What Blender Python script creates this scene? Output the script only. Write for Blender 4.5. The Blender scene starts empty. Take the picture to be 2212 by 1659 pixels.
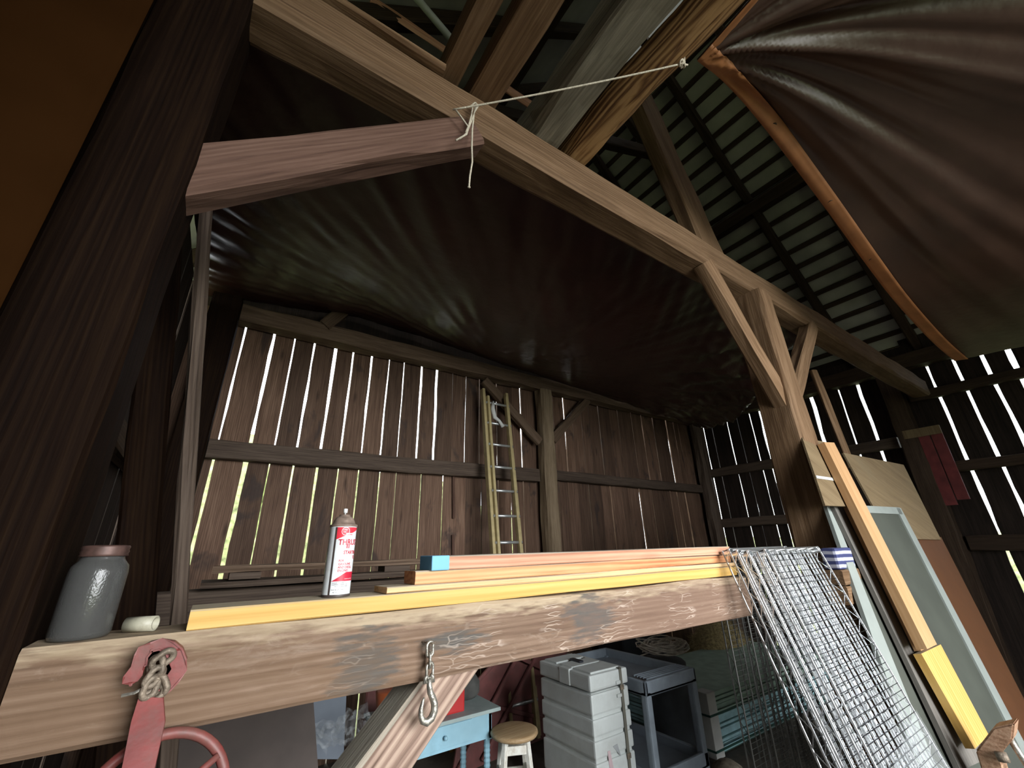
import bpy, bmesh, math, random
from mathutils import Vector, Matrix, noise
random.seed(7)
R = math.radians
SC = bpy.context.scene
COL = SC.collection

# ------------------------------------------------------------------ camera
FPX, YAW, PITCH, ROLL = 891.0, R(34.5), R(21.8), R(-1.55)
EYE = Vector((0, 0, 1.8))
fwd = Vector((math.sin(YAW)*math.cos(PITCH), math.cos(YAW)*math.cos(PITCH), math.sin(PITCH)))
rgt0 = Vector((math.cos(YAW), -math.sin(YAW), 0)); up0 = rgt0.cross(fwd)
rgt = rgt0*math.cos(ROLL) + up0*math.sin(ROLL)
upv = -rgt0*math.sin(ROLL) + up0*math.cos(ROLL)
cd = bpy.data.cameras.new('camera'); cam = bpy.data.objects.new('camera', cd); COL.objects.link(cam)
cd.sensor_width = 36; cd.lens = FPX/2212*36; cd.clip_start = 0.02; cd.clip_end = 200
M = Matrix.Identity(4)
for i, v in enumerate((rgt, upv, -fwd)):
    for k in range(3): M[k][i] = v[k]
M.translation = EYE
cam.matrix_world = M
SC.camera = cam

# ------------------------------------------------------------------ world, daylight, exposure
w = bpy.data.worlds.new('overcast_sky'); SC.world = w; w.use_nodes = True
bgn = w.node_tree.nodes['Background']
bgn.inputs[0].default_value = (0.93, 0.97, 1.0, 1); bgn.inputs[1].default_value = 5.5

def area(name, loc, target, sx, sy, power, color, spread=180):
    ld = bpy.data.lights.new(name, 'AREA'); ld.shape = 'RECTANGLE'; ld.size = sx; ld.size_y = sy
    ld.energy = power; ld.color = color; ld.spread = R(spread)
    o = bpy.data.objects.new(name, ld); COL.objects.link(o)
    o.location = loc; o.rotation_euler = (Vector(target)-Vector(loc)).to_track_quat('-Z', 'Z').to_euler()
    return o
# daylight entering through the open barn doors behind the photographer
area('doorway_daylight', (2.1, -3.9, 2.6), (2.3, 2.2, 0.1), 3.6, 3.0, 200, (0.97, 0.985, 1.0), 96)
SC.view_settings.view_transform = 'Standard'
SC.view_settings.look = 'None'
SC.view_settings.gamma = 1
SC.view_settings.use_curve_mapping = False
SC.view_settings.exposure = 0.0
SC.cycles.use_denoising = True
SC.cycles.max_bounces = 8

# ------------------------------------------------------------------ helpers
def ray(px, py): return (px-1106)*rgt - (py-829.5)*upv + FPX*fwd
def at(px, py, ax, v):
    """scene point on the plane  ax = v  seen at that spot of the photograph"""
    d = ray(px, py); i = 'XYZ'.index(ax)
    return EYE + d*((v-EYE[i])/d[i])
def atp(px, py, y0, k):
    """point on the leaning plane  Y = y0 + k*Z"""
    d = ray(px, py); t = (y0 + k*EYE.z - EYE.y)/(d.y - k*d.z)
    return EYE + d*t

WO = {}   # world origin of every object (parents are only translated)
def tag(o, label=None, cat=None, group=None, kind=None):
    if label: o['label'] = label
    if cat: o['category'] = cat
    if group: o['group'] = group
    if kind: o['kind'] = kind
    return o
def empty(name, loc, label=None, cat=None, group=None, kind=None):
    o = bpy.data.objects.new(name, None); COL.objects.link(o); o.location = loc; o.empty_display_size = .1
    WO[o.name] = Vector(loc); return tag(o, label, cat, group, kind)
def obj(name, bm, mat, parent=None, origin=None, smooth=False):
    """bm is authored in world coordinates"""
    me = bpy.data.meshes.new(name)
    if origin is None:
        if parent is not None or not bm.verts: origin = WO[parent.name] if parent else Vector()
        else:
            xs = [v.co for v in bm.verts]; n = len(xs)
            origin = sum(xs, Vector())/n; origin.z = min(v.z for v in xs)
    origin = Vector(origin)
    bmesh.ops.translate(bm, verts=bm.verts, vec=-origin)
    bmesh.ops.recalc_face_normals(bm, faces=bm.faces)
    if smooth:
        for f in bm.faces: f.smooth = True
    bm.to_mesh(me); bm.free()
    o = bpy.data.objects.new(name, me); COL.objects.link(o)
    if mat: me.materials.append(mat)
    if parent: o.parent = parent; o.location = origin - WO[parent.name]
    else: o.location = origin
    WO[o.name] = origin
    return o
def box(bm, a, b, bev=0):
    a, b = Vector(a), Vector(b)
    vs = [bm.verts.new((x, y, z)) for x in (a.x, b.x) for y in (a.y, b.y) for z in (a.z, b.z)]
    fs = [bm.faces.new([vs[i] for i in q]) for q in ((0,1,3,2),(4,6,7,5),(0,4,5,1),(2,3,7,6),(0,2,6,4),(1,5,7,3))]
    if bev:
        es = list({e for f in fs for e in f.edges})
        bmesh.ops.bevel(bm, geom=es, offset=bev, segments=2, affect='EDGES', profile=.6)
def tube(bm, pts, r, n=6, closed=False, cap=True):
    pts = [Vector(p) for p in pts]; rings = []; m = len(pts)
    rr = r if isinstance(r, (list, tuple)) else [r]*m
    prev = None
    for i, p in enumerate(pts):
        if closed: t = (pts[(i+1) % m]-pts[i-1])
        else: t = pts[min(i+1, m-1)]-pts[max(i-1, 0)]
        if t.length < 1e-9: t = Vector((0, 0, 1))
        t.normalize()
        if prev is None: prev = t.orthogonal().normalized()
        a = (prev - t*prev.dot(t))
        a = a.normalized() if a.length > 1e-6 else t.orthogonal().normalized()
        b = t.cross(a); prev = a
        rings.append([bm.verts.new(p + (a*math.cos(2*math.pi*k/n)+b*math.sin(2*math.pi*k/n))*rr[i]) for k in range(n)])
    for i in range(m if closed else m-1):
        A, B = rings[i], rings[(i+1) % m]
        for k in range(n): bm.faces.new((A[k], A[(k+1) % n], B[(k+1) % n], B[k]))
    if cap and not closed:
        bm.faces.new(rings[0]); bm.faces.new(rings[-1][::-1])
def lathe(bm, c, prof, n=32, cap=True, axis=None):
    """prof: list of (r, z) from bottom to top"""
    c = Vector(c); rings = []
    q = Vector((0, 0, 1)).rotation_difference(Vector(axis)) if axis else None
    for r, z in prof:
        ring = []
        for k in range(n):
            v = Vector((r*math.cos(2*math.pi*k/n), r*math.sin(2*math.pi*k/n), z))
            if q: v = q @ v
            ring.append(bm.verts.new(c+v))
        rings.append(ring)
    for A, B in zip(rings, rings[1:]):
        for k in range(n): bm.faces.new((A[k], A[(k+1) % n], B[(k+1) % n], B[k]))
    if cap: bm.faces.new(rings[0][::-1]); bm.faces.new(rings[-1])
def slab(bm, pts, nrm, th):
    """flat polygon extruded by th along nrm"""
    nrm = Vector(nrm).normalized()*th
    a = [bm.verts.new(Vector(p)) for p in pts]; b = [bm.verts.new(Vector(p)+nrm) for p in pts]
    bm.faces.new(a); bm.faces.new(b[::-1]); n = len(a)
    for i in range(n): bm.faces.new((a[i], a[(i+1) % n], b[(i+1) % n], b[i]))

def timber(name, p0, p1, w, h, mat, side=(0, 1, 0), cham=.012, jit=.005, seg=None, parent=None, taper=1.0, seed=None, roll=0, sag=0, round_=False):
    """squared or round timber from p0 to p1 (centre line); w along 'side', h across; local X is the grain"""
    p0, p1 = Vector(p0), Vector(p1); L = (p1-p0).length; x = (p1-p0)/L
    s = Vector(side); s = (s - x*s.dot(x)).normalized(); u = x.cross(s)
    if roll: 
        q = Matrix.Rotation(roll, 3, x); s = q @ s; u = q @ u
    seg = seg or max(3, int(L/.16)); sd = seed if seed is not None else random.random()*100
    bm = bmesh.new(); rings = []
    for i in range(seg+1):
        t = i/seg; k = 1+(taper-1)*t; ring = []
        hw, hh = w/2*k, h/2*k
        if round_:
            sec = [(math.cos(a)*hw, math.sin(a)*hh) for a in [2*math.pi*j/14 for j in range(14)]]
        else:
            c = cham
            sec = [(-hw+c, -hh), (0, -hh), (hw-c, -hh), (hw, -hh+c), (hw, 0), (hw, hh-c), (hw-c, hh), (0, hh), (-hw+c, hh), (-hw, hh-c), (-hw, 0), (-hw, -hh+c)]
        for j, (a, b) in enumerate(sec):
            n1 = noise.noise(Vector((t*L*2.2+sd, j*.9, sd*3))); n2 = noise.noise(Vector((t*L*2.2, j*.9+40, sd)))
            low = noise.noise(Vector((t*L*.7+sd, sd, 5)))
            ring.append(bm.verts.new((t*L, a+n1*jit*2+low*jit, b+n2*jit*2-sag*4*t*(1-t))))
        rings.append(ring)
    n = len(rings[0])
    for A, B in zip(rings, rings[1:]):
        for k in range(n): bm.faces.new((A[k], B[k], B[(k+1) % n], A[(k+1) % n]))
    bm.faces.new(rings[0]); bm.faces.new(rings[-1][::-1])
    bmesh.ops.recalc_face_normals(bm, faces=bm.faces)
    if round_:
        for f in bm.faces: f.smooth = len(f.verts) == 4
    me = bpy.data.meshes.new(name); bm.to_mesh(me); bm.free()
    o = bpy.data.objects.new(name, me); COL.objects.link(o); me.materials.append(mat)
    m = Matrix.Identity(4)
    for i in range(3): m[i][0] = x[i]; m[i][1] = s[i]; m[i][2] = u[i]
    m.translation = p0
    if parent: o.parent = parent; m.translation = p0-WO[parent.name]
    o.matrix_basis = m; WO[o.name] = p0
    return o

# ------------------------------------------------------------------ materials
def newmat(name):
    m = bpy.data.materials.new(name); m.use_nodes = True
    nt = m.node_tree; b = nt.nodes['Principled BSDF']; return m, nt, b
def N(nt, t, **kw):
    n = nt.nodes.new(t)
    for k, v in kw.items(): setattr(n, k, v)
    return n
def ramp(nt, stops, src):
    r = N(nt, 'ShaderNodeValToRGB'); e = r.color_ramp.elements
    e[0].position, e[0].color = stops[0][0], (*stops[0][1], 1); e[1].position, e[1].color = stops[-1][0], (*stops[-1][1], 1)
    for p, c in stops[1:-1]:
        q = e.new(p); q.color = (*c, 1)
    nt.links.new(src, r.inputs[0]); return r
def mixc(nt, fac, a, b, mode='MIX'):
    m = N(nt, 'ShaderNodeMix', data_type='RGBA', blend_type=mode)
    for s, v in ((m.inputs[0], fac), (m.inputs[6], a), (m.inputs[7], b)):
        if isinstance(v, (int, float)): s.default_value = v
        elif isinstance(v, (tuple, list)): s.default_value = (*v, 1)
        else: nt.links.new(v, s)
    return m.outputs[2]
def wood(name, dark, mid, light, axis='X', grain=1.0, rough=.75, bump=.35, vary=.5, knots=0.0, knotc=None, stain=None, stainamt=0, pale=None, paleamt=0, waveamt=.22, ringsc=1.0):
    m, nt, b = newmat(name); L = nt.links
    tc = N(nt, 'ShaderNodeTexCoord'); oi = N(nt, 'ShaderNodeObjectInfo')
    off = N(nt, 'ShaderNodeVectorMath', operation='SCALE'); cx = N(nt, 'ShaderNodeCombineXYZ')
    for i in range(3): L.new(oi.outputs['Random'], cx.inputs[i])
    off.inputs[3].default_value = 37; L.new(cx.outputs[0], off.inputs[0])
    add = N(nt, 'ShaderNodeVectorMath', operation='ADD'); L.new(tc.outputs['Object'], add.inputs[0]); L.new(off.outputs[0], add.inputs[1])
    def mapped(a, c):
        mp = N(nt, 'ShaderNodeMapping'); mp.inputs['Scale'].default_value = (a, c, c) if axis == 'X' else (c, c, a) if axis == 'Z' else (c, a, c)
        L.new(add.outputs[0], mp.inputs[0]); return mp.outputs[0]
    def noi(vec, scale, detail=6, dist=0.0, rgh=.6):
        n = N(nt, 'ShaderNodeTexNoise'); n.inputs['Scale'].default_value = scale; n.inputs['Detail'].default_value = detail
        n.inputs['Distortion'].default_value = dist; n.inputs['Roughness'].default_value = rgh; L.new(vec, n.inputs['Vector']); return n.outputs[0]
    fine = noi(mapped(2.6*grain, 95*grain), 1.0, 8, .4, .65)
    coarse = noi(mapped(1.2*grain, 16*grain), 1.0, 5, 1.0)
    wv = N(nt, 'ShaderNodeTexWave', wave_type='BANDS', bands_direction='Z' if axis != 'Z' else 'X', wave_profile='SIN')
    wv.inputs['Scale'].default_value = 1.0; wv.inputs['Distortion'].default_value = 9; wv.inputs['Detail'].default_value = 3; wv.inputs['Detail Scale'].default_value = .8
    L.new(mapped(.9*ringsc, 19*ringsc), wv.inputs['Vector'])
    a = N(nt, 'ShaderNodeMath', operation='MULTIPLY_ADD'); L.new(fine, a.inputs[0]); a.inputs[1].default_value = .55
    c2 = N(nt, 'ShaderNodeMath', operation='MULTIPLY'); L.new(coarse, c2.inputs[0]); c2.inputs[1].default_value = .45; L.new(c2.outputs[0], a.inputs[2])
    mw = N(nt, 'ShaderNodeMath', operation='MULTIPLY_ADD'); L.new(wv.outputs[1], mw.inputs[0]); mw.inputs[1].default_value = .22*waveamt*2; 
    s1 = N(nt, 'ShaderNodeMath', operation='SUBTRACT'); L.new(a.outputs[0], s1.inputs[0]); s1.inputs[1].default_value = .11*waveamt*2
    L.new(s1.outputs[0], mw.inputs[2])
    rp = ramp(nt, [(.30, dark), (.48, mid), (.68, light)], mw.outputs[0]); col = rp.outputs[0]
    # tone of each piece
    vr = N(nt, 'ShaderNodeMapRange'); L.new(oi.outputs['Random'], vr.inputs[0]); vr.inputs[3].default_value = 1-vary*.5; vr.inputs[4].default_value = 1+vary*.5
    vm = N(nt, 'ShaderNodeVectorMath', operation='SCALE'); L.new(col, vm.inputs[0]); L.new(vr.outputs[0], vm.inputs[3]); col = vm.outputs[0]
    if pale:
        n = noi(mapped(3, 12), 1.0, 10, 1.5, .75); r2 = ramp(nt, [(.56, (0, 0, 0)), (.68, (1, 1, 1))], n)
        ml = N(nt, 'ShaderNodeMath', operation='MULTIPLY'); L.new(r2.outputs[0], ml.inputs[0]); ml.inputs[1].default_value = paleamt
        col = mixc(nt, ml.outputs[0], col, pale)
    if stain:
        n = noi(mapped(1.6, 3.5), 1.0, 4, .5); r2 = ramp(nt, [(.58, (0, 0, 0)), (.66, (1, 1, 1))], n)
        ml = N(nt, 'ShaderNodeMath', operation='MULTIPLY'); L.new(r2.outputs[0], ml.inputs[0]); ml.inputs[1].default_value = stainamt
        col = mixc(nt, ml.outputs[0], col, stain)
    if knots:
        v = N(nt, 'ShaderNodeTexVoronoi'); v.inputs['Scale'].default_value = 1.0; L.new(mapped(1.7, 6.5), v.inputs['Vector'])
        r3 = ramp(nt, [(.05, (1, 1, 1)), (.17, (0, 0, 0))], v.outputs[0])
        ml = N(nt, 'ShaderNodeMath', operation='MULTIPLY'); L.new(r3.outputs[0], ml.inputs[0]); ml.inputs[1].default_value = knots
        col = mixc(nt, ml.outputs[0], col, knotc or tuple(x*.4 for x in dark))
    L.new(col, b.inputs['Base Color']); b.inputs['Roughness'].default_value = rough
    b.inputs['Specular IOR Level'].default_value = .25
    bp = N(nt, 'ShaderNodeBump'); bp.inputs['Strength'].default_value = bump; bp.inputs['Distance'].default_value = .01
    L.new(mw.outputs[0], bp.inputs['Height']); L.new(bp.outputs[0], b.inputs['Normal'])
    return m
def plain(name, col, rough=.5, metal=0, spec=.5, var=.15, vscale=8, bump=0, bscale=60, trans=0, alpha=1, dirt=None, dirtamt=0, dscale=5):
    m, nt, b = newmat(name); L = nt.links
    tc = N(nt, 'ShaderNodeTexCoord'); n = N(nt, 'ShaderNodeTexNoise'); n.inputs['Scale'].default_value = vscale; n.inputs['Detail'].default_value = 6
    L.new(tc.outputs['Object'], n.inputs['Vector'])
    r = ramp(nt, [(.3, tuple(c*(1-var) for c in col)), (.7, tuple(min(1, c*(1+var)) for c in col))], n.outputs[0]); c = r.outputs[0]
    if dirt:
        n2 = N(nt, 'ShaderNodeTexNoise'); n2.inputs['Scale'].default_value = dscale; n2.inputs['Detail'].default_value = 9; n2.inputs['Roughness'].default_value = .7
        L.new(tc.outputs['Object'], n2.inputs['Vector']); r2 = ramp(nt, [(.45, (0, 0, 0)), (.7, (dirtamt,)*3)], n2.outputs[0])
        c = mixc(nt, r2.outputs[0], c, dirt)
    L.new(c, b.inputs['Base Color'])
    b.inputs['Roughness'].default_value = rough; b.inputs['Metallic'].default_value = metal; b.inputs['Specular IOR Level'].default_value = spec
    if trans: b.inputs['Transmission Weight'].default_value = trans
    if alpha < 1: b.inputs['Alpha'].default_value = alpha
    if bump:
        n3 = N(nt, 'ShaderNodeTexNoise'); n3.inputs['Scale'].default_value = bscale; n3.inputs['Detail'].default_value = 4
        L.new(tc.outputs['Object'], n3.inputs['Vector'])
        bp = N(nt, 'ShaderNodeBump'); bp.inputs['Strength'].default_value = bump; bp.inputs['Distance'].default_value = .01
        L.new(n3.outputs[0], bp.inputs['Height']); L.new(bp.outputs[0], b.inputs['Normal'])
    return m

W_TIE = wood('old_hewn_beam_wood', (.10, .06, .038), (.185, .12, .082), (.29, .20, .145), rough=.8, bump=.45, vary=0, waveamt=.25, pale=(.60, .50, .42), paleamt=.25)
def spot(m, x0, z0, a, b, col, amt, sharp=.25, seed=0):
    nt = m.node_tree; L = nt.links; pb_ = nt.nodes['Principled BSDF']; src = pb_.inputs['Base Color'].links[0].from_socket
    tc = N(nt, 'ShaderNodeTexCoord'); mp = N(nt, 'ShaderNodeMapping'); mp.inputs['Location'].default_value = (-x0/a, 0, -z0/b); mp.inputs['Scale'].default_value = (1/a, 0, 1/b)
    L.new(tc.outputs['Object'], mp.inputs[0]); ln = N(nt, 'ShaderNodeVectorMath', operation='LENGTH'); L.new(mp.outputs[0], ln.inputs[0])
    nz = N(nt, 'ShaderNodeTexNoise'); nz.inputs['Scale'].default_value = 1; nz.inputs['Detail'].default_value = 6
    mp2 = N(nt, 'ShaderNodeMapping'); mp2.inputs['Scale'].default_value = (12, 12, 70); mp2.inputs['Location'].default_value = (seed, seed, 0); L.new(tc.outputs['Object'], mp2.inputs[0]); L.new(mp2.outputs[0], nz.inputs['Vector'])
    ad = N(nt, 'ShaderNodeMath', operation='MULTIPLY_ADD'); L.new(nz.outputs[0], ad.inputs[0]); ad.inputs[1].default_value = 2.6; L.new(ln.outputs[1], ad.inputs[2])
    r = ramp(nt, [(.62, (amt,)*3), (min(.99, .66+sharp), (0, 0, 0))], ad.outputs[0]); 
    dv = N(nt, 'ShaderNodeMath', operation='DIVIDE'); L.new(ad.outputs[0], dv.inputs[0]); dv.inputs[1].default_value = 3.0; L.new(dv.outputs[0], r.inputs[0])
    L.new(mixc(nt, r.outputs[0], src, col), pb_.inputs['Base Color'])
def dust_and_light(m, col, amt):
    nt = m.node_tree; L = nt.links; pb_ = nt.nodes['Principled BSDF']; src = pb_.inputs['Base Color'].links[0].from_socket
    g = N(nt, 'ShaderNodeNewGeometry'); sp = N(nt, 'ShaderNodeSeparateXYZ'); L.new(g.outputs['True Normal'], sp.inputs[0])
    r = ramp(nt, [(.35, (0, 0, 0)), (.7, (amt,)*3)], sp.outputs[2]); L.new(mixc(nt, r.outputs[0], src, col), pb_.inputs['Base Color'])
def cracks(m, x0, x1, col, amt):
    nt = m.node_tree; L = nt.links; pb_ = nt.nodes['Principled BSDF']; src = pb_.inputs['Base Color'].links[0].from_socket
    tc = N(nt, 'ShaderNodeTexCoord'); mp = N(nt, 'ShaderNodeMapping'); mp.inputs['Scale'].default_value = (5, 5, 60); L.new(tc.outputs['Object'], mp.inputs[0])
    nz0 = N(nt, 'ShaderNodeTexNoise'); nz0.inputs['Scale'].default_value = 14; L.new(tc.outputs['Object'], nz0.inputs['Vector'])
    ad = N(nt, 'ShaderNodeVectorMath', operation='ADD'); L.new(mp.outputs[0], ad.inputs[0]); L.new(nz0.outputs[1], ad.inputs[1])
    v = N(nt, 'ShaderNodeTexVoronoi', feature='DISTANCE_TO_EDGE'); v.inputs['Scale'].default_value = 1; L.new(ad.outputs[0], v.inputs['Vector'])
    r = ramp(nt, [(.0, (1, 1, 1)), (.045, (0, 0, 0))], v.outputs[0])
    n2 = N(nt, 'ShaderNodeTexNoise'); n2.inputs['Scale'].default_value = 7; n2.inputs['Detail'].default_value = 3; L.new(tc.outputs['Object'], n2.inputs['Vector']); r2 = ramp(nt, [(.50, (0, 0, 0)), (.60, (amt,)*3)], n2.outputs[0])
    sp = N(nt, 'ShaderNodeSeparateXYZ'); L.new(tc.outputs['Object'], sp.inputs[0]); mr = N(nt, 'ShaderNodeMapRange'); L.new(sp.outputs[0], mr.inputs[0]); mr.inputs[1].default_value = x0; mr.inputs[2].default_value = x1
    a = N(nt, 'ShaderNodeMath', operation='MULTIPLY'); L.new(r.outputs[0], a.inputs[0]); L.new(r2.outputs[0], a.inputs[1])
    c = N(nt, 'ShaderNodeMath', operation='MULTIPLY'); L.new(a.outputs[0], c.inputs[0]); L.new(mr.outputs[0], c.inputs[1])
    L.new(mixc(nt, c.outputs[0], src, col), pb_.inputs['Base Color'])
DKS = (.085, .085, .08)
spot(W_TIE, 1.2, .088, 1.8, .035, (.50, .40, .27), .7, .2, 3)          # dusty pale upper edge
spot(W_TIE, .62, -.03, .09, .10, DKS, .85, .10, 7); spot(W_TIE, .86, .00, .11, .032, DKS, .85, .10, 9)
spot(W_TIE, 1.38, .005, .13, .08, DKS, .85, .10, 11); spot(W_TIE, .15, -.04, .5, .10, (.15, .09, .05), .5, .3, 2); spot(W_TIE, 1.9, -.02, .5, .12, (.18, .11, .08), .55, .3, 5)
cracks(W_TIE, .4, 1.2, (.66, .55, .46), .6)
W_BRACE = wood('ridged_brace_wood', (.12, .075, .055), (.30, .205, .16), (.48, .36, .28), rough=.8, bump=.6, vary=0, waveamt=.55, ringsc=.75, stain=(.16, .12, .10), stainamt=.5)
W_UP = wood('dry_brown_upper_timber', (.09, .048, .024), (.17, .10, .052), (.27, .17, .10), bump=.5, vary=.3)
W_GREYLOG = wood('grey_weathered_log', (.10, .09, .065), (.20, .18, .135), (.32, .29, .22), bump=.6, vary=.1)
W_BARK = wood('split_brown_pole_wood', (.09, .04, .015), (.26, .14, .055), (.42, .25, .11), bump=1.0, vary=.1, waveamt=.8)
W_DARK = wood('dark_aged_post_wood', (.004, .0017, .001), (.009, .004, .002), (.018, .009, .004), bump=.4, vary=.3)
W_LBRACE = wood('reddish_brown_brace_wood', (.055, .028, .02), (.11, .06, .042), (.16, .095, .07), bump=.3, vary=.2)
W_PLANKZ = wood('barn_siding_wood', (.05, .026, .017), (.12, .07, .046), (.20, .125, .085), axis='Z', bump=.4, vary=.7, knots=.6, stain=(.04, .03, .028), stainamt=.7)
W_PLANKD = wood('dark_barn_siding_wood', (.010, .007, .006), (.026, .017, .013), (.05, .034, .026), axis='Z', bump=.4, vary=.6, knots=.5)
W_GIRT = wood('dark_girt_wood', (.03, .02, .014), (.075, .052, .038), (.12, .088, .065), bump=.4, vary=.2)
W_PLATE = wood('wall_plate_wood', (.06, .035, .022), (.13, .085, .055), (.21, .145, .10), bump=.4, vary=.1)
W_PALEPOST = wood('pale_centre_post_wood', (.10, .07, .04), (.22, .16, .10), (.34, .26, .17), bump=.5, vary=.1)
W_PINE = wood('yellow_pine', (.50, .29, .075), (.60, .365, .105), (.66, .43, .15), rough=.6, bump=.05, vary=.05, waveamt=.5, grain=.6, ringsc=.6)
W_PLY = wood('plywood_strip_wood', (.42, .24, .11), (.66, .42, .21), (.78, .54, .30), rough=.6, bump=.08, vary=.05)
W_FIR = wood('orange_fir_stud', (.42, .16, .07), (.68, .32, .15), (.80, .46, .24), rough=.6, bump=.08, vary=.1, grain=.5, waveamt=.3)
W_FIRD = wood('stained_reddish_stud', (.30, .13, .08), (.52, .26, .16), (.68, .40, .27), rough=.65, bump=.1, vary=.1, grain=.6, knots=.4, waveamt=.3)
W_PLYW = wood('weathered_plywood', (.12, .08, .042), (.18, .128, .07), (.24, .178, .10), axis='Z', bump=.15, vary=.1, stain=(.2, .16, .1), stainamt=.4)
W_ORANGE = wood('clean_orange_stud', (.38, .21, .09), (.48, .28, .135), (.56, .35, .18), bump=.05, vary=.05)
W_GREYB = wood('grey_weathered_board', (.09, .08, .07), (.15, .14, .125), (.22, .20, .18), bump=.2, vary=.1)
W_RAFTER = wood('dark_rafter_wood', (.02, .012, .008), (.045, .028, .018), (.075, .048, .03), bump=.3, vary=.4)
for m_, a_ in ((W_BRACE, .85), (W_PINE, .75), (W_PLY, .7), (W_FIR, .8), (W_FIRD, .85)): dust_and_light(m_, (.40, .38, .31) if m_ != W_BRACE else (.62, .59, .48), a_)  # dust on upward faces; brace top extra pale to stand in for missing light
W_EARTH = plain('packed_dirt_floor', (.09, .075, .06), .95, var=.5, vscale=3, bump=.6, bscale=14, dirt=(.13, .10, .06), dirtamt=.5, dscale=9)
ROOFM = plain('pale_roof_sheet_metal', (.44, .44, .39), .55, var=.25, vscale=2)
GRASS = plain('grass_outside', (.24, .27, .12), .9, var=.5, vscale=3)
LEAF = plain('hedge_leaves_outside', (.48, .54, .25), .8, var=.6, vscale=9, bump=1, bscale=10)
def tarpmat(name, col, hemcol=None):
    m, nt, b = newmat(name); L = nt.links
    tc = N(nt, 'ShaderNodeTexCoord'); mp = N(nt, 'ShaderNodeMapping'); mp.inputs['Scale'].default_value = (260, 260, 260)
    L.new(tc.outputs['Object'], mp.inputs[0])
    n = N(nt, 'ShaderNodeTexNoise'); n.inputs['Scale'].default_value = 2.5; n.inputs['Detail'].default_value = 5; L.new(tc.outputs['Object'], n.inputs['Vector'])
    r = ramp(nt, [(.3, tuple(c*.75 for c in col)), (.7, tuple(c*1.25 for c in col))], n.outputs[0]); L.new(r.outputs[0], b.inputs['Base Color'])
    b.inputs['Roughness'].default_value = .36; b.inputs['Specular IOR Level'].default_value = .45
    n2 = N(nt, 'ShaderNodeTexNoise'); n2.inputs['Scale'].default_value = 9; n2.inputs['Detail'].default_value = 3; L.new(tc.outputs['Object'], n2.inputs['Vector'])
    bp = N(nt, 'ShaderNodeBump'); bp.inputs['Strength'].default_value = .25; bp.inputs['Distance'].default_value = .02; L.new(n2.outputs[0], bp.inputs['Height']); L.new(bp.outputs[0], b.inputs['Normal'])
    return m
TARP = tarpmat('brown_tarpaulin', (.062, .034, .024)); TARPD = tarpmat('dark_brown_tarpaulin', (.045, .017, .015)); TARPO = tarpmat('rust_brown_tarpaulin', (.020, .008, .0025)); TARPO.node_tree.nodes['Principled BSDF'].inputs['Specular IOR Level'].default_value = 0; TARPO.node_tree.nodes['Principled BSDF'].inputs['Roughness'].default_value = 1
HEM = plain('orange_brown_tarp_hem', (.34, .14, .05), .6, var=.2)
CHROME = plain('chrome_wire', (.95, .97, 1.0), .36, metal=1, var=.03)
CHROMED = plain('dull_cross_wire', (.14, .15, .17), .3, metal=1, var=.05)
GALV = plain('dull_galvanised_steel', (.42, .40, .35), .42, metal=.8, var=.3, vscale=60, bump=.3, bscale=90)
RUSTY = plain('rusty_chain_steel', (.20, .16, .12), .6, metal=.4, var=.4, vscale=50, bump=.5, bscale=80)
REDP = plain('worn_red_paint', (.22, .045, .04), .5, var=.3, vscale=14, dirt=(.12, .075, .06), dirtamt=.9, dscale=9, bump=.15, bscale=30)
ROPE = plain('off_white_cord', (.62, .56, .44), .85, var=.15, vscale=80, bump=.6, bscale=250)
def flatm(name, col, rough=.6, **k): return plain(name, col, rough, var=.08, **k)

# ------------------------------------------------------------------ setting: floor, ground outside
bm = bmesh.new(); box(bm, (-.9, -4.6, -.12), (8.5, 5.3, 0)); tag(obj('floor', bm, W_EARTH), kind='structure')
bm = bmesh.new()
box(bm, (-40, 5.6, -.5), (60, 60, -.25)); box(bm, (-40, -40, -.5), (60, -4.9, -.25)); box(bm, (8.8, -4.9, -.5), (60, 5.6, -.25)); box(bm, (-40, -4.9, -.5), (-1.2, 5.6, -.25))
tag(obj('grass_ground', bm, GRASS), 'green grass ground outside the barn', 'grass', kind='stuff')
bm = bmesh.new()
for i in range(150):
    x = -14+i*.17*2; 
    for j in range(2):
        hh = (4.3 if x < 3 else max(2.0, 4.3-(x-3)*.35))+random.uniform(-.5, .4)
        c = Vector((x+random.uniform(-.3, .3), 10.5+j*1.0+random.uniform(-.3, .3), -.3))
        r = random.uniform(.5, .8)
        lathe(bm, c, [(r*.8, 0), (r*1.1, hh*.3), (r, hh*.6), (r*.7, hh*.85), (r*.2, hh)], n=7)
for i in range(40):
    c = Vector((15+random.uniform(-.4, .4), -6+i*.45, -.3)); r = random.uniform(.5, .8); hh = 2.0+random.uniform(-.5, .5)
    lathe(bm, c, [(r*.8, 0), (r*1.1, hh*.3), (r, hh*.6), (r*.7, hh*.85), (r*.2, hh)], n=7)
tag(obj('hedge', bm, LEAF), 'bright green hedge outside seen through the wall gaps', 'hedge', kind='stuff')

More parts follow.
